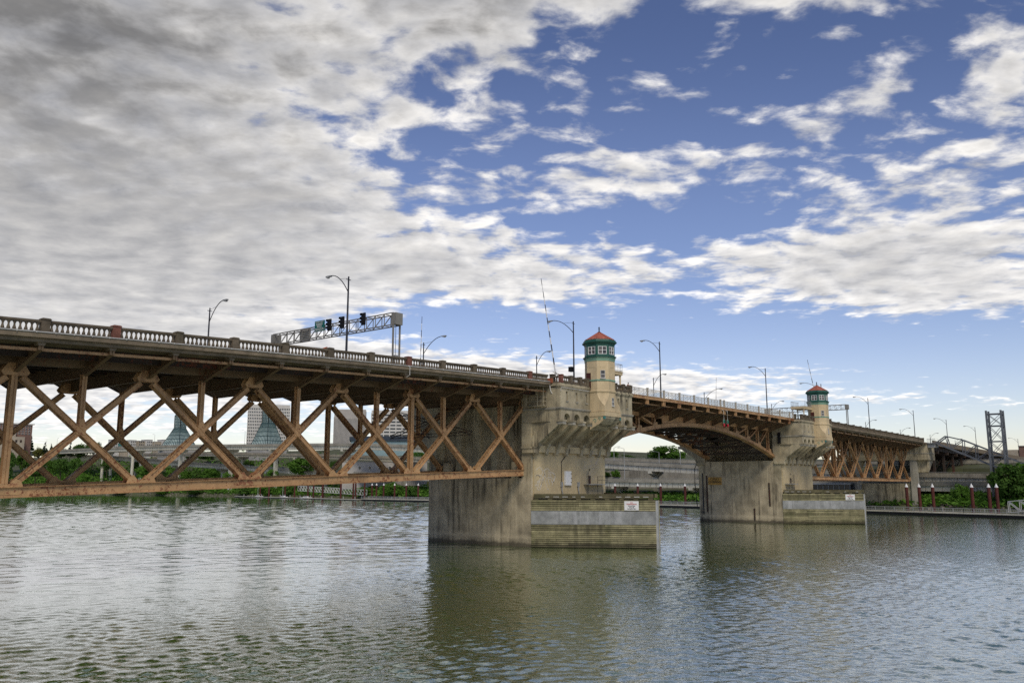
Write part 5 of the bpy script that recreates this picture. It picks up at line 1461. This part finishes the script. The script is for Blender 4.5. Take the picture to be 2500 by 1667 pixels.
# ================================================================== FLOATING WALKWAY, DOCKS, PILINGS
def dock(name, pts, wd, zt, label, rail=True, step=2.6):
    root = thing(name, (pts[0][0], pts[0][1], 0), label, 'dock')
    P = [Vector((a, b, 0)) for a, b in pts]
    for a, b in zip(P, P[1:]):
        d_ = (b - a); L = d_.length; d_ /= L; nn = Vector((d_.y, -d_.x, 0))
        if nn.x < 0: nn = -nn
        c = (a + b) / 2 + nn * wd / 2
        MB().obox((c.x, c.y, zt / 2 - .25), d_ * (L / 2), nn * (wd / 2 - .1), (0, 0, zt / 2 + .1)).build('float', BLACK, root)
        MB().obox((c.x, c.y, zt), d_ * (L / 2 + .05), nn * wd / 2, (0, 0, .12)).build('deck', HWY, root)
        if rail:
            k = max(1, int(L / step))
            for off in (.1, wd - .1):
                for z in (.5, 1.15):
                    MB().bar((a.x + nn.x * off, a.y + nn.y * off, zt + z), (b.x + nn.x * off, b.y + nn.y * off, zt + z), .08, .08).build('rail', GALV, root)
                if off > 1: continue
                for j in range(k + 1):
                    p = a + d_ * L * j / k + nn * off
                    MB().bar((p.x, p.y, zt + .1), (p.x, p.y, zt + 1.2), .12, .12, (1, 0, 0)).build('rail_post', GALV, root)
                mesh_ = MB()
                for j in range(k * 6):
                    p = a + d_ * L * (j + .5) / (k * 6) + nn * (off + .02)
                    mesh_.bar((p.x, p.y, zt + .5), (p.x, p.y, zt + 1.12), .06, .02, (1, 0, 0))
                mesh_.build('rail_pickets', GALV, root, kind='stuff')
    return root
dock('floating_walkway', [(228, -48), (238, -18), (244, 0), (256, 45), (263, 80), (268, 130), (270, 180), (271, 247)], 4.2, .85, 'long grey floating walkway with railings along the far bank')
LD = dock('boat_dock', [(271, 250), (278, 290), (285, 335), (292, 385)], 2.4, .5, 'low narrow boat dock behind the left truss', rail=False)
for q in range(12):
    x, y = lerp_tab([(250, 271), (290, 278), (335, 285), (385, 292)], 252 + q * 11) + .2, 252 + q * 11
    MB().bar((x, y, .5), (x, y, 1.9), .15, .15, (1, 0, 0)).build('mooring_post', OFFW, LD)
PM = MB().lathe([(.42, -4), (.42, 7.2)], 12).mesh('shaft', PILE)
PC = MB().lathe([(.46, 7.2), (.46, 7.3), (.02, 8.25)], 12).mesh('cone_cap', WHITE)
def piling(x, y, label, grp='capped dock pilings', top=0.0):
    t = thing('dock_piling', (x, y, 0), label, 'piling', grp)
    inst('shaft', PM, t, (x, y, top)); inst('cone_cap', PC, t, (x, y, top))
for (x, y), lb in zip([(252, -1.4), (252, -4.6), (252, -8), (250, -17.9), (247, -22.4), (248.5, -23.9)],
        ['oxblood piling with white cone directly before the slim bent column', 'oxblood piling with white cone, second from the slim bent column', 'oxblood piling with white cone, third from the slim bent column', 'oxblood piling with white cone right of the small bright tree', 'oxblood piling, left of the close pair below the lattice tower', 'oxblood piling, right of the close pair below the lattice tower']):
    piling(x, y, lb)
for (x, y), lb in zip([(268, 103.2), (268, 93.6), (267.5, 84), (267, 74.2)], ['capped piling under the arch, nearest the near pier', 'capped piling under the arch, second from the near pier', 'capped piling under the arch, third from the near pier', 'capped piling under the arch, nearest the far pier']):
    piling(x, y, lb)
names = ['first', 'second', 'third', 'fourth', 'fifth', 'sixth']
for (y, lb) in zip((213.3, 221.1, 228.9, 236.4, 241.4, 244.6), names):
    piling(275.6, y, 'capped piling left of the near pier, ' + lb + ' from the pier')
names = ['first', 'second', 'third', 'fourth', 'fifth', 'sixth', 'seventh', 'eighth', 'ninth', 'tenth', 'eleventh', 'twelfth', 'thirteenth']
for (y, lb) in zip((355.7, 342.7, 329.5, 316.7, 304.0, 298.8, 293.0, 290.7, 277.6, 274.4, 264.0, 262.1, 257.6), names):
    piling(280.0 + (y - 257) * .075 + (2.2 if int(y) % 2 else 0), y, 'oxblood piling among the moored boats, ' + lb + ' from the left', 'pilings at the boat dock', 2.0)
def gangway(pts, h, wd, label, bay=2.3):
    root = thing('gangway', (pts[-1][0], pts[-1][1], 0), label, 'gangway', 'white truss gangways')
    for a, b in zip(pts, pts[1:]):
        a, b = Vector(a), Vector(b); k = max(2, int((b - a).length / bay))
        for off in (0, wd):
            o = Vector((off, 0, 0)); u = Vector((0, 0, h))
            MB().bar(a + o, b + o, .22, .22).build('lower_chord', OFFW, root); MB().bar(a + o + u, b + o + u, .2, .2).build('upper_chord', OFFW, root)
            for j in range(k):
                p, q = a + (b - a) * j / k + o, a + (b - a) * (j + 1) / k + o
                MB().bar(p, p + u, .13, .13, (1, 0, 0)).build('upright', OFFW, root)
                MB().bar(p + u, q, .13, .13).build('diagonal', OFFW, root)
            MB().bar(b + o, b + o + u, .16, .16, (1, 0, 0)).build('upright', OFFW, root)
        c = Vector((wd / 2, 0, 0)); MB().bar(a + c, b + c, wd, .12).build('walkway', GALV, root)
gangway([(286, 316, 4.2), (285, 296, 3.6), (284, 277, 3.0), (283, 259, 2.4)], 2.5, 2.0, 'white truss gangway down to the boat dock behind the left truss')
gangway([(237.5, -28.0, 1.3), (232.5, -38.5, 2.6)], 2.6, 2.0, 'white truss gangway at the right edge of the walkway', 2.6)
def boat(x, y, L, mast, label, rot=1.5):
    t = thing('sailboat', (x, y, 0), label, 'boat', 'moored sailboats')
    t.rotation_euler = (0, 0, rot)
    b = MB(); k = 9
    for i in range(k):
        u = -1 + 2 * i / (k - 1); hw = .95 * (1 - max(0, u) ** 2.2) * (1 - .25 * max(0, -u) ** 2) + .02
        for (yy, z) in ((-hw, .85), (-hw * .8, .2), (0, -.35), (hw * .8, .2), (hw, .85)): b.v.append((u * L / 2, yy, z + .12 * u * u))
    for i in range(k - 1):
        for j in range(4): b.f.append((i * 5 + j, i * 5 + 5 + j, i * 5 + 6 + j, i * 5 + 1 + j))
        b.f.append((i * 5 + 4, i * 5 + 9, i * 5 + 5, i * 5))
    b.f.append((0, 1, 2, 3, 4))
    def loc(mb, nm, m_):
        o = bpy.data.objects.new(nm, mb.mesh(nm, m_)); COL.objects.link(o); o.parent = t; return o
    loc(b, 'hull', HULL)
    loc(MB().prism([(-L * .2, .86), (L * .22, .86), (L * .12, 1.4), (-L * .18, 1.45)], 'y', -.55, .55), 'cabin', HULL)
    loc(MB().prism([(-L * .16, 1.05), (L * .1, 1.05), (L * .07, 1.3), (-L * .15, 1.3)], 'y', -.565, .565), 'cabin_window', DGLASS)
    if mast:
        loc(MB().tube([(L * .1, 0, .9), (L * .1, 0, mast)], [.08, .05], 6), 'mast', OFFW)
        loc(MB().tube([(L * .1, 0, 1.9), (-L * .38, 0, 1.95)], .07, 6), 'boom', OFFW)
boat(289.5, 357, 8, 11, 'white sailboat with mast, leftmost at the boat dock'); boat(285.5, 328, 9, 12.5, 'larger white sailboat with mast, middle of the boat dock', 1.35); boat(281.2, 302.5, 8, 0, 'white cabin boat without a mast at the boat dock', 1.7)

# ================================================================== FAR BUILDINGS
def grid_tower(root, c, ang, wa, wb, z0, z1, cols_a, cols_b, floors, skin, fin=.55, band=.5, top=3.0):
    """glass core wrapped by a projecting grid of fins and bands; c = centre of plan"""
    ca, sa = math.cos(ang), math.sin(ang)
    W = lambda u, v, z: (c[0] + u * ca - v * sa, c[1] + u * sa + v * ca, z)
    U, V = Vector((ca, sa, 0)), Vector((-sa, ca, 0))
    MB().obox(W(0, 0, (z0 + z1) / 2), U * (wa / 2 - .5), V * (wb / 2 - .5), (0, 0, (z1 - z0) / 2)).build('glazed_core', DGLASS, root)
    MB().obox(W(0, 0, z1 - top / 2 + .4), U * (wa / 2), V * (wb / 2), (0, 0, top / 2)).build('parapet', skin, root)
    fh = (z1 - top - z0) / max(1, floors)
    for nm, D, O, w_, o_, k in (('a', U, V, wa, wb, cols_a), ('b', V, U, wb, wa, cols_b)):
        for sg in (-1, 1):
            for j in range(k + 1):
                u = -w_ / 2 + w_ * j / k
                cc = Vector(W(0, 0, 0)) + D * u + O * sg * (o_ / 2 - .25)
                MB().obox((cc.x, cc.y, (z0 + z1 - top) / 2 + .4), D * (w_ / k * fin / 2), O * .25, (0, 0, (z1 - top - z0) / 2)).build('fin', skin, root)
            for j in range(floors + 1):
                cc = Vector(W(0, 0, 0)) + O * sg * (o_ / 2 - .28)
                MB().obox((cc.x, cc.y, z0 + fh * j), D * (w_ / 2 - .01), O * .23, (0, 0, fh * band / 2)).build('spandrel', skin, root)
t = thing('office_tower', (586, 768, 25), 'white office tower with a grid of dark windows behind the glass spire', 'building')
grid_tower(t, (582, 772), R(-36), 46, 30, 25, 96, 24, 15, 19, TOWERW, .42, .42)
t = thing('office_tower', (652, 712, 25), 'grey ribbed office tower between the second spire and the near pier', 'building')
grid_tower(t, (655, 715), R(-42), 36, 36, 25, 92, 26, 26, 1, TOWERG, .7, .05, 9)
t = thing('office_tower', (545, 538, 25), 'white tower block with horizontal window bands left of the near pier', 'building')
grid_tower(t, (560, 535), R(-42), 46, 22, 25, 75.5, 8, 4, 15, TOWERW, .16, .52, 2.5)
t = thing('arena', (420, 385, 20), 'wide low arena with dark roof band below the banded tower', 'building')
ca = R(-42)
for nm, m_, z0, z1, g in (('glass_wall', ARENAW, 18, 37.9, 0), ('roof', ROOFB, 37.9, 40.6, 1.2), ('roof_crown', ROOFB, 40.6, 41.2, -3)):
    MB().obox((428, 395, (z0 + z1) / 2), Vector((math.cos(ca), math.sin(ca), 0)) * (30 + g), Vector((-math.sin(ca), math.cos(ca), 0)) * (15 + g), (0, 0, (z1 - z0) / 2)).build(nm, m_, t)
def spire(cx, cy, zt, zs_, zb, hw, hb, rot, label):
    t = thing('glass_spire', (cx, cy, 22), label, 'spire', 'twin glass spires')
    ang = rot; ca, sa = math.cos(ang), math.sin(ang)
    def ring(h, z): return [(cx + (x * ca - y * sa) * h, cy + (x * sa + y * ca) * h, z) for x, y in ((1, 1), (-1, 1), (-1, -1), (1, -1))]
    def faces(r0, r1, nm, nx, nz):
        b = MB(); b.v = r0 + r1; b.f = [(i, (i + 1) % 4, (i + 1) % 4 + 4, i + 4) for i in range(4)]; b.build(nm, SPIRE, t)
        f = MB()
        for i in range(4):
            A, B, C_, D_ = [Vector(q) for q in (r0[i], r0[(i + 1) % 4], r1[(i + 1) % 4], r1[i])]
            for j in range(nx + 1):
                s_ = j / nx; f.bar(A + (B - A) * s_, D_ + (C_ - D_) * s_, .5, .5, (1, 0, 0))
            for j in range(nz + 1):
                s_ = j / nz; f.bar(A + (D_ - A) * s_, B + (C_ - B) * s_, .45, .45)
        f.build('mullions', SPIREF, t, kind='stuff')
    faces(ring(hb, zb), ring(hw, zs_), 'pyramid_base', 9, 6)
    faces(ring(hw, zs_), ring(hw, zt - 4.5), 'shaft', 4, 8)
    faces(ring(hw, zt - 4.5), ring(.2, zt), 'apex', 4, 2)
    box('base_block', TOWERG, t, cx - hb - 1, cx + hb + 1, cy - hb - 1, cy + hb + 1, 20, zb - .01)
spire(374, 597, 68, 53.2, 35, 3.2, 10.8, R(15.6), 'green glass spire seen through the second truss panel, left of the pair')
spire(401, 512, 70, 55.5, 34, 3.3, 9.8, R(10.3), 'green glass spire in front of the white gridded tower')
t = thing('brick_block', (281, 690, 30), 'brown brick apartment slab on the hill at far left', 'building')
box('wall', BRICK, t, 262, 292.3, 683, 700, 28, 55.3); box('roof_slab', TOWERW, t, 261, 293.5, 682, 701, 55.3, 56.3)
box('front_wing', BEIGE, t, 262, 284.5, 676, 682.9, 28, 45); box('stair_tower', BEIGE, t, 272, 279, 680, 682.95, 45, 50.0)
for k in range(10):
    for j in range(4):
        x, z = 267.5 + 2.5 * k, 47.3 + 2.0 * j
        if 271 < x < 280 and z < 51 or x > 291.5 or z > 54.5: continue
        f = box('window', OFFW, t, x - .75, x + .75, 682.8, 682.99, z, z + 1.15); box('pane', DGLASS, f, x - .55, x + .55, 682.7, 682.79, z + .15, z + 1.0)
for k in range(2): box('window', STEELD, t, 277.5 + 3.4 * k, 279 + 3.4 * k, 675.85, 675.99, 40.5, 42.5)
for k in range(7):
    X0, Y0 = 355 + 5.9 * k, 671.5 - 3.0 * k; h = 44.2 + (1.3, .2, 1.0, .5, 1.6, .1, 1.9)[k]
    t = thing('apartment_block', (X0 + 2.6, Y0 + 5, 30), 'pale apartment block on the skyline, %s from the left' % ('first', 'second', 'third', 'fourth', 'fifth', 'sixth', 'seventh')[k], 'building', 'pale skyline apartments')
    m_ = (TOWERW, BEIGE)[k % 2]
    box('wall', m_, t, X0, X0 + 5.4, Y0, Y0 + 10, 28, h); box('roof', TOWERG, t, X0 - .2, X0 + 5.6, Y0 - .2, Y0 + 10.2, h, h + .3)
    for a in range(3):
        for b in range(3):
            if 38.6 + 2.3 * b + 1.3 < h: box('window', DGLASS, t, X0 + .6 + 1.6 * a, X0 + 1.5 + 1.6 * a, Y0 - .08, Y0 - .01, 38.6 + 2.3 * b, 39.9 + 2.3 * b)
def at_ang(nm, m_, t, cx, cy, ang, hu, hv, z0, z1):
    return MB().obox((cx, cy, (z0 + z1) / 2), Vector((math.cos(ang), math.sin(ang), 0)) * hu, Vector((-math.sin(ang), math.cos(ang), 0)) * hv, (0, 0, (z1 - z0) / 2)).build(nm, m_, t)
t = thing('warehouse', (318, 283, 8), 'low grey warehouse behind the lowest deck, left of the near pier', 'building')
an = R(-42); at_ang('wall', TOWERG, t, 322, 287, an, 23, 6, 5, 19.6); at_ang('roof', HWYD, t, 322, 287, an, 23.3, 6.3, 19.6, 20.0)
for k in range(8):
    u = -19 + 5.4 * k; cx_, cy_ = 322 + math.cos(an) * u + math.sin(an) * 6.05, 287 + math.sin(an) * u - math.cos(an) * 6.05
    f = at_ang('window', OFFW, t, cx_, cy_, an, .8, .06, 15.4, 17.4); at_ang('pane', DGLASS, f, cx_ + math.sin(an) * .08, cy_ - math.cos(an) * .08, an, .6, .03, 15.6, 17.2)
t = thing('brick_block', (498, 4, 15), 'red brick building peeping over trees at the far right', 'building')
box('wall', BRICK, t, 494, 510, -12, 7.3, 14, 26.5); box('tower', mat('red_steel', (.28, .03, .03), .7), t, 495, 500, -6, 3, 26.5, 31)
box('roof', TOWERG, t, 493.7, 510.3, -12.3, 7.6, 26.49, 26.8); box('annex', BEIGE, t, 493, 506, 7.8, 15, 14, 24.8)
t = thing('roof_sign', (290, 545, 33.6), 'teal highway sign panel above the highest deck at left', 'sign')
box('panel', TEAL, t, 299.6, 299.8, 540, 549, 34.6, 36.8); box('post', GALV, t, 299.81, 300.0, 544, 544.4, 32.8, 36.5)

# ================================================================== TREES
def crown_mesh(name, seed, kind, m_):
    """leaf-sized faces in clumps through a unit crown (radius 1 wide, height 0..2)"""
    rnd = random.Random(seed); b = MB(); V_, F_ = b.v, b.f
    lumps = []
    if kind == 'c':
        for k in range(34):
            z = rnd.random() ** 1.15 * 1.92; r_ = (1 - z / 2.0) * .95 + .03
            a = rnd.random() * 6.283; lumps.append((r_ * .6 * math.cos(a), r_ * .6 * math.sin(a), z, r_ * .42 + .05, .09))
        per, sz = 46, .085
    else:
        for k in range(40):
            a = rnd.random() * 6.283; e = rnd.uniform(-.95, 1); rr = rnd.uniform(.45, .82)
            q = math.sqrt(max(0, 1 - e * e))
            lumps.append((rr * q * math.cos(a), rr * q * math.sin(a), 1.0 + .78 * e * rr * 1.15, rnd.uniform(.2, .38), rnd.uniform(.18, .32)))
        per, sz = 62, .075
    for (lx, ly, lz, lr_, lh) in lumps:
        for j in range(per):
            while True:
                x, y, z = rnd.uniform(-1, 1), rnd.uniform(-1, 1), rnd.uniform(-1, 1)
                if .25 < x * x + y * y + z * z < 1: break
            c = Vector((lx + x * lr_, ly + y * lr_, lz + z * lh))
            n_ = Vector((x + rnd.gauss(0, .5), y + rnd.gauss(0, .5), z + .35 + rnd.gauss(0, .5))).normalized()
            a = n_.cross(Vector((rnd.random() - .5, rnd.random() - .5, rnd.random() - .5))).normalized(); d_ = n_.cross(a)
            s1, s2 = sz * rnd.uniform(.6, 1.3), sz * rnd.uniform(.6, 1.3)
            o = len(V_); V_ += [tuple(c - a * s1), tuple(c + d_ * s2 * .8), tuple(c + a * s1), tuple(c - d_ * s2 * .8)]; F_.append((o, o + 1, o + 2, o + 3))
    return b.mesh(name, m_)
CROWN = {'g': [crown_mesh('crown', s_, 'g', LEAF) for s_ in (1, 2, 3)], 'b': [crown_mesh('crown', s_, 'g', LEAFB) for s_ in (4, 5)], 'y': [crown_mesh('crown', 6, 'g', LEAFY)], 'c': [crown_mesh('crown', s_, 'c', LEAFD) for s_ in (7, 8)]}
def trunk_mesh(seed):
    rnd = random.Random(seed); b = MB()
    b.tube([(0, 0, 0), (.02, .01, .5), (-.02, .02, 1.0)], [.075, .055, .03], 7)
    for k in range(6):
        a = k * 1.05 + rnd.random(); z = .5 + .07 * k; r_ = rnd.uniform(.3, .55)
        b.tube([(0, 0, z), (r_ * .5 * math.cos(a), r_ * .5 * math.sin(a), z + .16), (r_ * math.cos(a), r_ * math.sin(a), z + .26)], [.032, .022, .008], 5)
    return b.mesh('trunk', BARK)
TRUNK = [trunk_mesh(s_) for s_ in (1, 2, 3)]
def tree(i, X, Y, zt, ch, cw, kind, label, shrub=False):
    g = bank_z(X - lerp_tab(SHORE, Y), Y) - .3
    zb = zt - ch
    if g > zb: g = zb - .2
    t = thing('shrub' if shrub else ('conifer_tree' if kind == 'c' else 'leafy_tree'), (X, Y, g), label, 'shrub' if shrub else 'tree', 'shrubs on the far bank' if shrub else 'trees on the far bank')
    rz = (i * 2.399) % 6.283
    inst('crown', CROWN[kind][i % len(CROWN[kind])], t, (X, Y, zb), (0, 0, rz), (cw / 2, cw / 2, ch / 2))
    H = (zb - g) + ch * .8
    inst('trunk', TRUNK[i % 3], t, (X, Y, g), (0, 0, rz), (cw * .42, cw * .42, H))
TREES = [
 (265.8, 654.3, 35.4, 22.9, 12.7, 'g', 'tall green tree at the left edge beside the first upright'), (279.1, 660.0, 34.0, 16.7, 11.7, 'g', 'round green tree in the first truss opening from the left'), (287.2, 705.0, 49.6, 11.5, 20.5, 'g', 'wide dark tree below the brick slab'),
 (293.0, 684.6, 46.5, 12.1, 6.1, 'c', 'dark conifer right beside the brick slab'), (296.2, 675.9, 37.6, 10.0, 10.1, 'y', 'yellowish tree on the hill below the brick slab'), (297.7, 668.8, 41.1, 7.6, 5.3, 'c', 'dark conifer on the skyline, second from the left'),
 (299.6, 661.5, 39.6, 9.6, 5.3, 'c', 'dark conifer on the skyline, third from the left'), (305.6, 640.5, 41.5, 11.7, 5.3, 'c', 'dark conifer on the skyline, fourth from the left'), (308.3, 631.7, 40.1, 13.0, 15.0, 'g', 'broad green tree left of where the highest deck begins'),
 (303.1, 650.3, 37.1, 9.8, 10.6, 'g', 'green tree below the third skyline conifer'), (276.7, 608.2, 26.6, 12.7, 12.9, 'g', 'bushy tree on the bank, left of a dense group of three'), (280.0, 593.8, 27.6, 13.2, 14.0, 'g', 'bushy tree on the bank, middle of a dense group of three'),
 (283.6, 579.2, 28.1, 13.1, 11.4, 'g', 'bushy tree on the bank, right of a dense group of three'), (286.1, 570.5, 15.8, 7.4, 10.7, 'g', 'low round tree just above the chord near the left twin columns'), (273.6, 621.3, 20.7, 8.6, 13.0, 'g', 'low wide tree above the left quay rails'),
 (320.3, 632.9, 42.2, 12.2, 13.9, 'g', 'skyline tree at the left end of the highest deck'), (299.1, 507.5, 21.4, 11.2, 13.1, 'g', 'green tree in front of the pale columns below the left spire'), (302.1, 568.6, 26.5, 9.6, 9.7, 'g', 'tree in shade between the left twin columns'),
 (308.6, 540.9, 24.9, 8.3, 7.8, 'g', 'small tree in shade under the lowest deck at left'), (303.3, 478.0, 18.8, 8.8, 8.3, 'b', 'bright small tree right of the column below the left spire'), (304.2, 463.8, 17.1, 7.5, 12.6, 'b', 'bright wide bush under the lowest deck, third truss panel'),
 (305.2, 450.4, 18.0, 7.5, 7.5, 'g', 'green bush between two bright ones under the lowest deck'), (306.0, 434.8, 18.4, 8.4, 12.2, 'b', 'bright round bush left of a pale column, third truss panel'), (372.2, 549.0, 33.8, 8.1, 20.2, 'g', 'wide tree seen between the two upper decks'),
 (366.8, 563.8, 32.4, 6.5, 13.8, 'g', 'tree seen between the upper decks, left of the widest'), (303.6, 337.5, 23.3, 11.6, 17.4, 'b', 'large bright green tree behind the middle of the left truss'), (304.2, 365.5, 17.1, 7.7, 7.8, 'b', 'small bright tree left of the large bright one'),
 (319.0, 412.3, 23.2, 5.5, 8.4, 'g', 'small tree left of the column below the right spire'), (322.3, 390.6, 23.5, 4.9, 8.3, 'g', 'small tree right of the column below the right spire'), (303.0, 307.5, 20.9, 6.7, 6.3, 'g', 'small tree beside the far truss upright near the warehouse'),
 (343.3, 282.4, 26.4, 4.6, 7.5, 'b', 'bright tree top under the highest deck beside the near pier'), (306.1, 413.6, 15.6, 6.1, 9.8, 'g', 'low tree right of the third panel column'),
 (349.2, 127.7, 26.1, 8.4, 16.5, 'b', 'large bright green tree seen under the arch'), (350.1, 121.9, 23.4, 5.6, 10.0, 'b', 'smaller bright tree right of the large one under the arch'), (522.8, 266.0, 31.1, 5.9, 8.9, 'g', 'dark distant tree at the left edge of the arch opening'),
 (681.4, 351.9, 34.3, 4.9, 16.7, 'g', 'low distant trees crown on the arch opening skyline'), (604.7, 285.4, 32.6, 5.9, 3.3, 'c', 'thin distant conifer left of the large tree under the arch'), (318, 134.6, 14.2, 4.4, 4.6, 'b', 'bright tree below the upper deck at the left of the arch opening'), (318, 139, 13.4, 3.6, 4.0, 'g', 'darker small tree below the upper deck beside the near pier'),
 (277.5, -22.0, 15.4, 12.8, 11.0, 'g', 'large dark green tree at the right edge below the lattice tower'), (281.0, -27.5, 16.0, 13.0, 11.5, 'g', 'dark green tree behind the large one at the right edge'), (282.9, -8.3, 8.6, 7.9, 5.6, 'b', 'small bright tree behind the pilings at right')]
for i, (X, Y, zt, ch, cw, kd, lb) in enumerate(TREES):
    kd = 'b' if kd == 'g' and i % 3 == 1 else kd
    tree(i, X, Y, zt, ch, cw, kd, lb)
SHRUBS = [(300.3, 386.3, 8.4, 8.5, 13.4, 'g', 'waterside bush left of the leftmost sailboat'), (299.2, 361.7, 7.9, 7.8, 13.4, 'g', 'waterside bush behind the leftmost sailboat'), (298.6, 341.2, 7.0, 6.7, 10.7, 'g', 'waterside bush behind the middle sailboat'),
 (295.1, 252.3, 9.2, 7.7, 12.3, 'g', 'large waterside bush behind the capped pilings'), (294.1, 236.7, 7.4, 5.9, 8.8, 'g', 'waterside bush behind the capped pilings, nearest the pier'), (295.8, 273.2, 6.7, 5.6, 9.7, 'g', 'waterside bush behind the right end of the gangway'),
 (300.6, 441.5, 6.3, 6.2, 15.8, 'g', 'long waterside bush below the third truss panel'), (298.5, 478.4, 5.7, 5.7, 13.7, 'g', 'waterside bush below the left spire'), (291.0, 519.5, 5.1, 5.0, 17.0, 'g', 'waterside bush below the second truss panel'),
 (285.9, -13.0, 6.5, 5.5, 6.6, 'g', 'dark bush right of the small bright tree at right'), (282.4, -21.9, 7.0, 5.8, 7.1, 'g', 'dark bush under the large right edge tree')]
for i, (X, Y, zt, ch, cw, kd, lb) in enumerate(SHRUBS):
    kd = 'b' if i % 2 else 'g'
    tree(i + 60, X, Y, zt, ch, cw, kd, lb, True)
# low growth over the bank that nobody could count
gm = MB(); rnd = random.Random(21)
for k in range(42000):
    Y = rnd.uniform(-60, 720); s_ = abs(rnd.gauss(0, 1)) * (40 if Y > 430 else 13) + 2.5
    if Y > 20 and Y < 200 and s_ > 14: continue
    x = lerp_tab(SHORE, Y) + s_; z = bank_z(s_, Y); h = rnd.uniform(.2, 2.0) * (1 if Y > 200 else .7) * (3.0 if Y > 440 and s_ > 12 and rnd.random() < .6 else 1)
    a, e = rnd.random() * 6.28, rnd.uniform(-.6, .6); q = rnd.uniform(.4, .9)
    q *= 1.25 if Y > 440 else 1
    c = Vector((x, Y, z + h)); u = Vector((math.cos(a), math.sin(a), e)) * q; v_ = Vector((-math.sin(a) * .6, math.cos(a) * .6, rnd.uniform(.2, .9))) * q
    gm.add([c - u, c - v_ * .7, c + u, c + v_], [(0, 1, 2, 3)])
tag(gm.build('bank_undergrowth', LEAFB), 'low green undergrowth covering the far bank', 'undergrowth', kind='stuff')
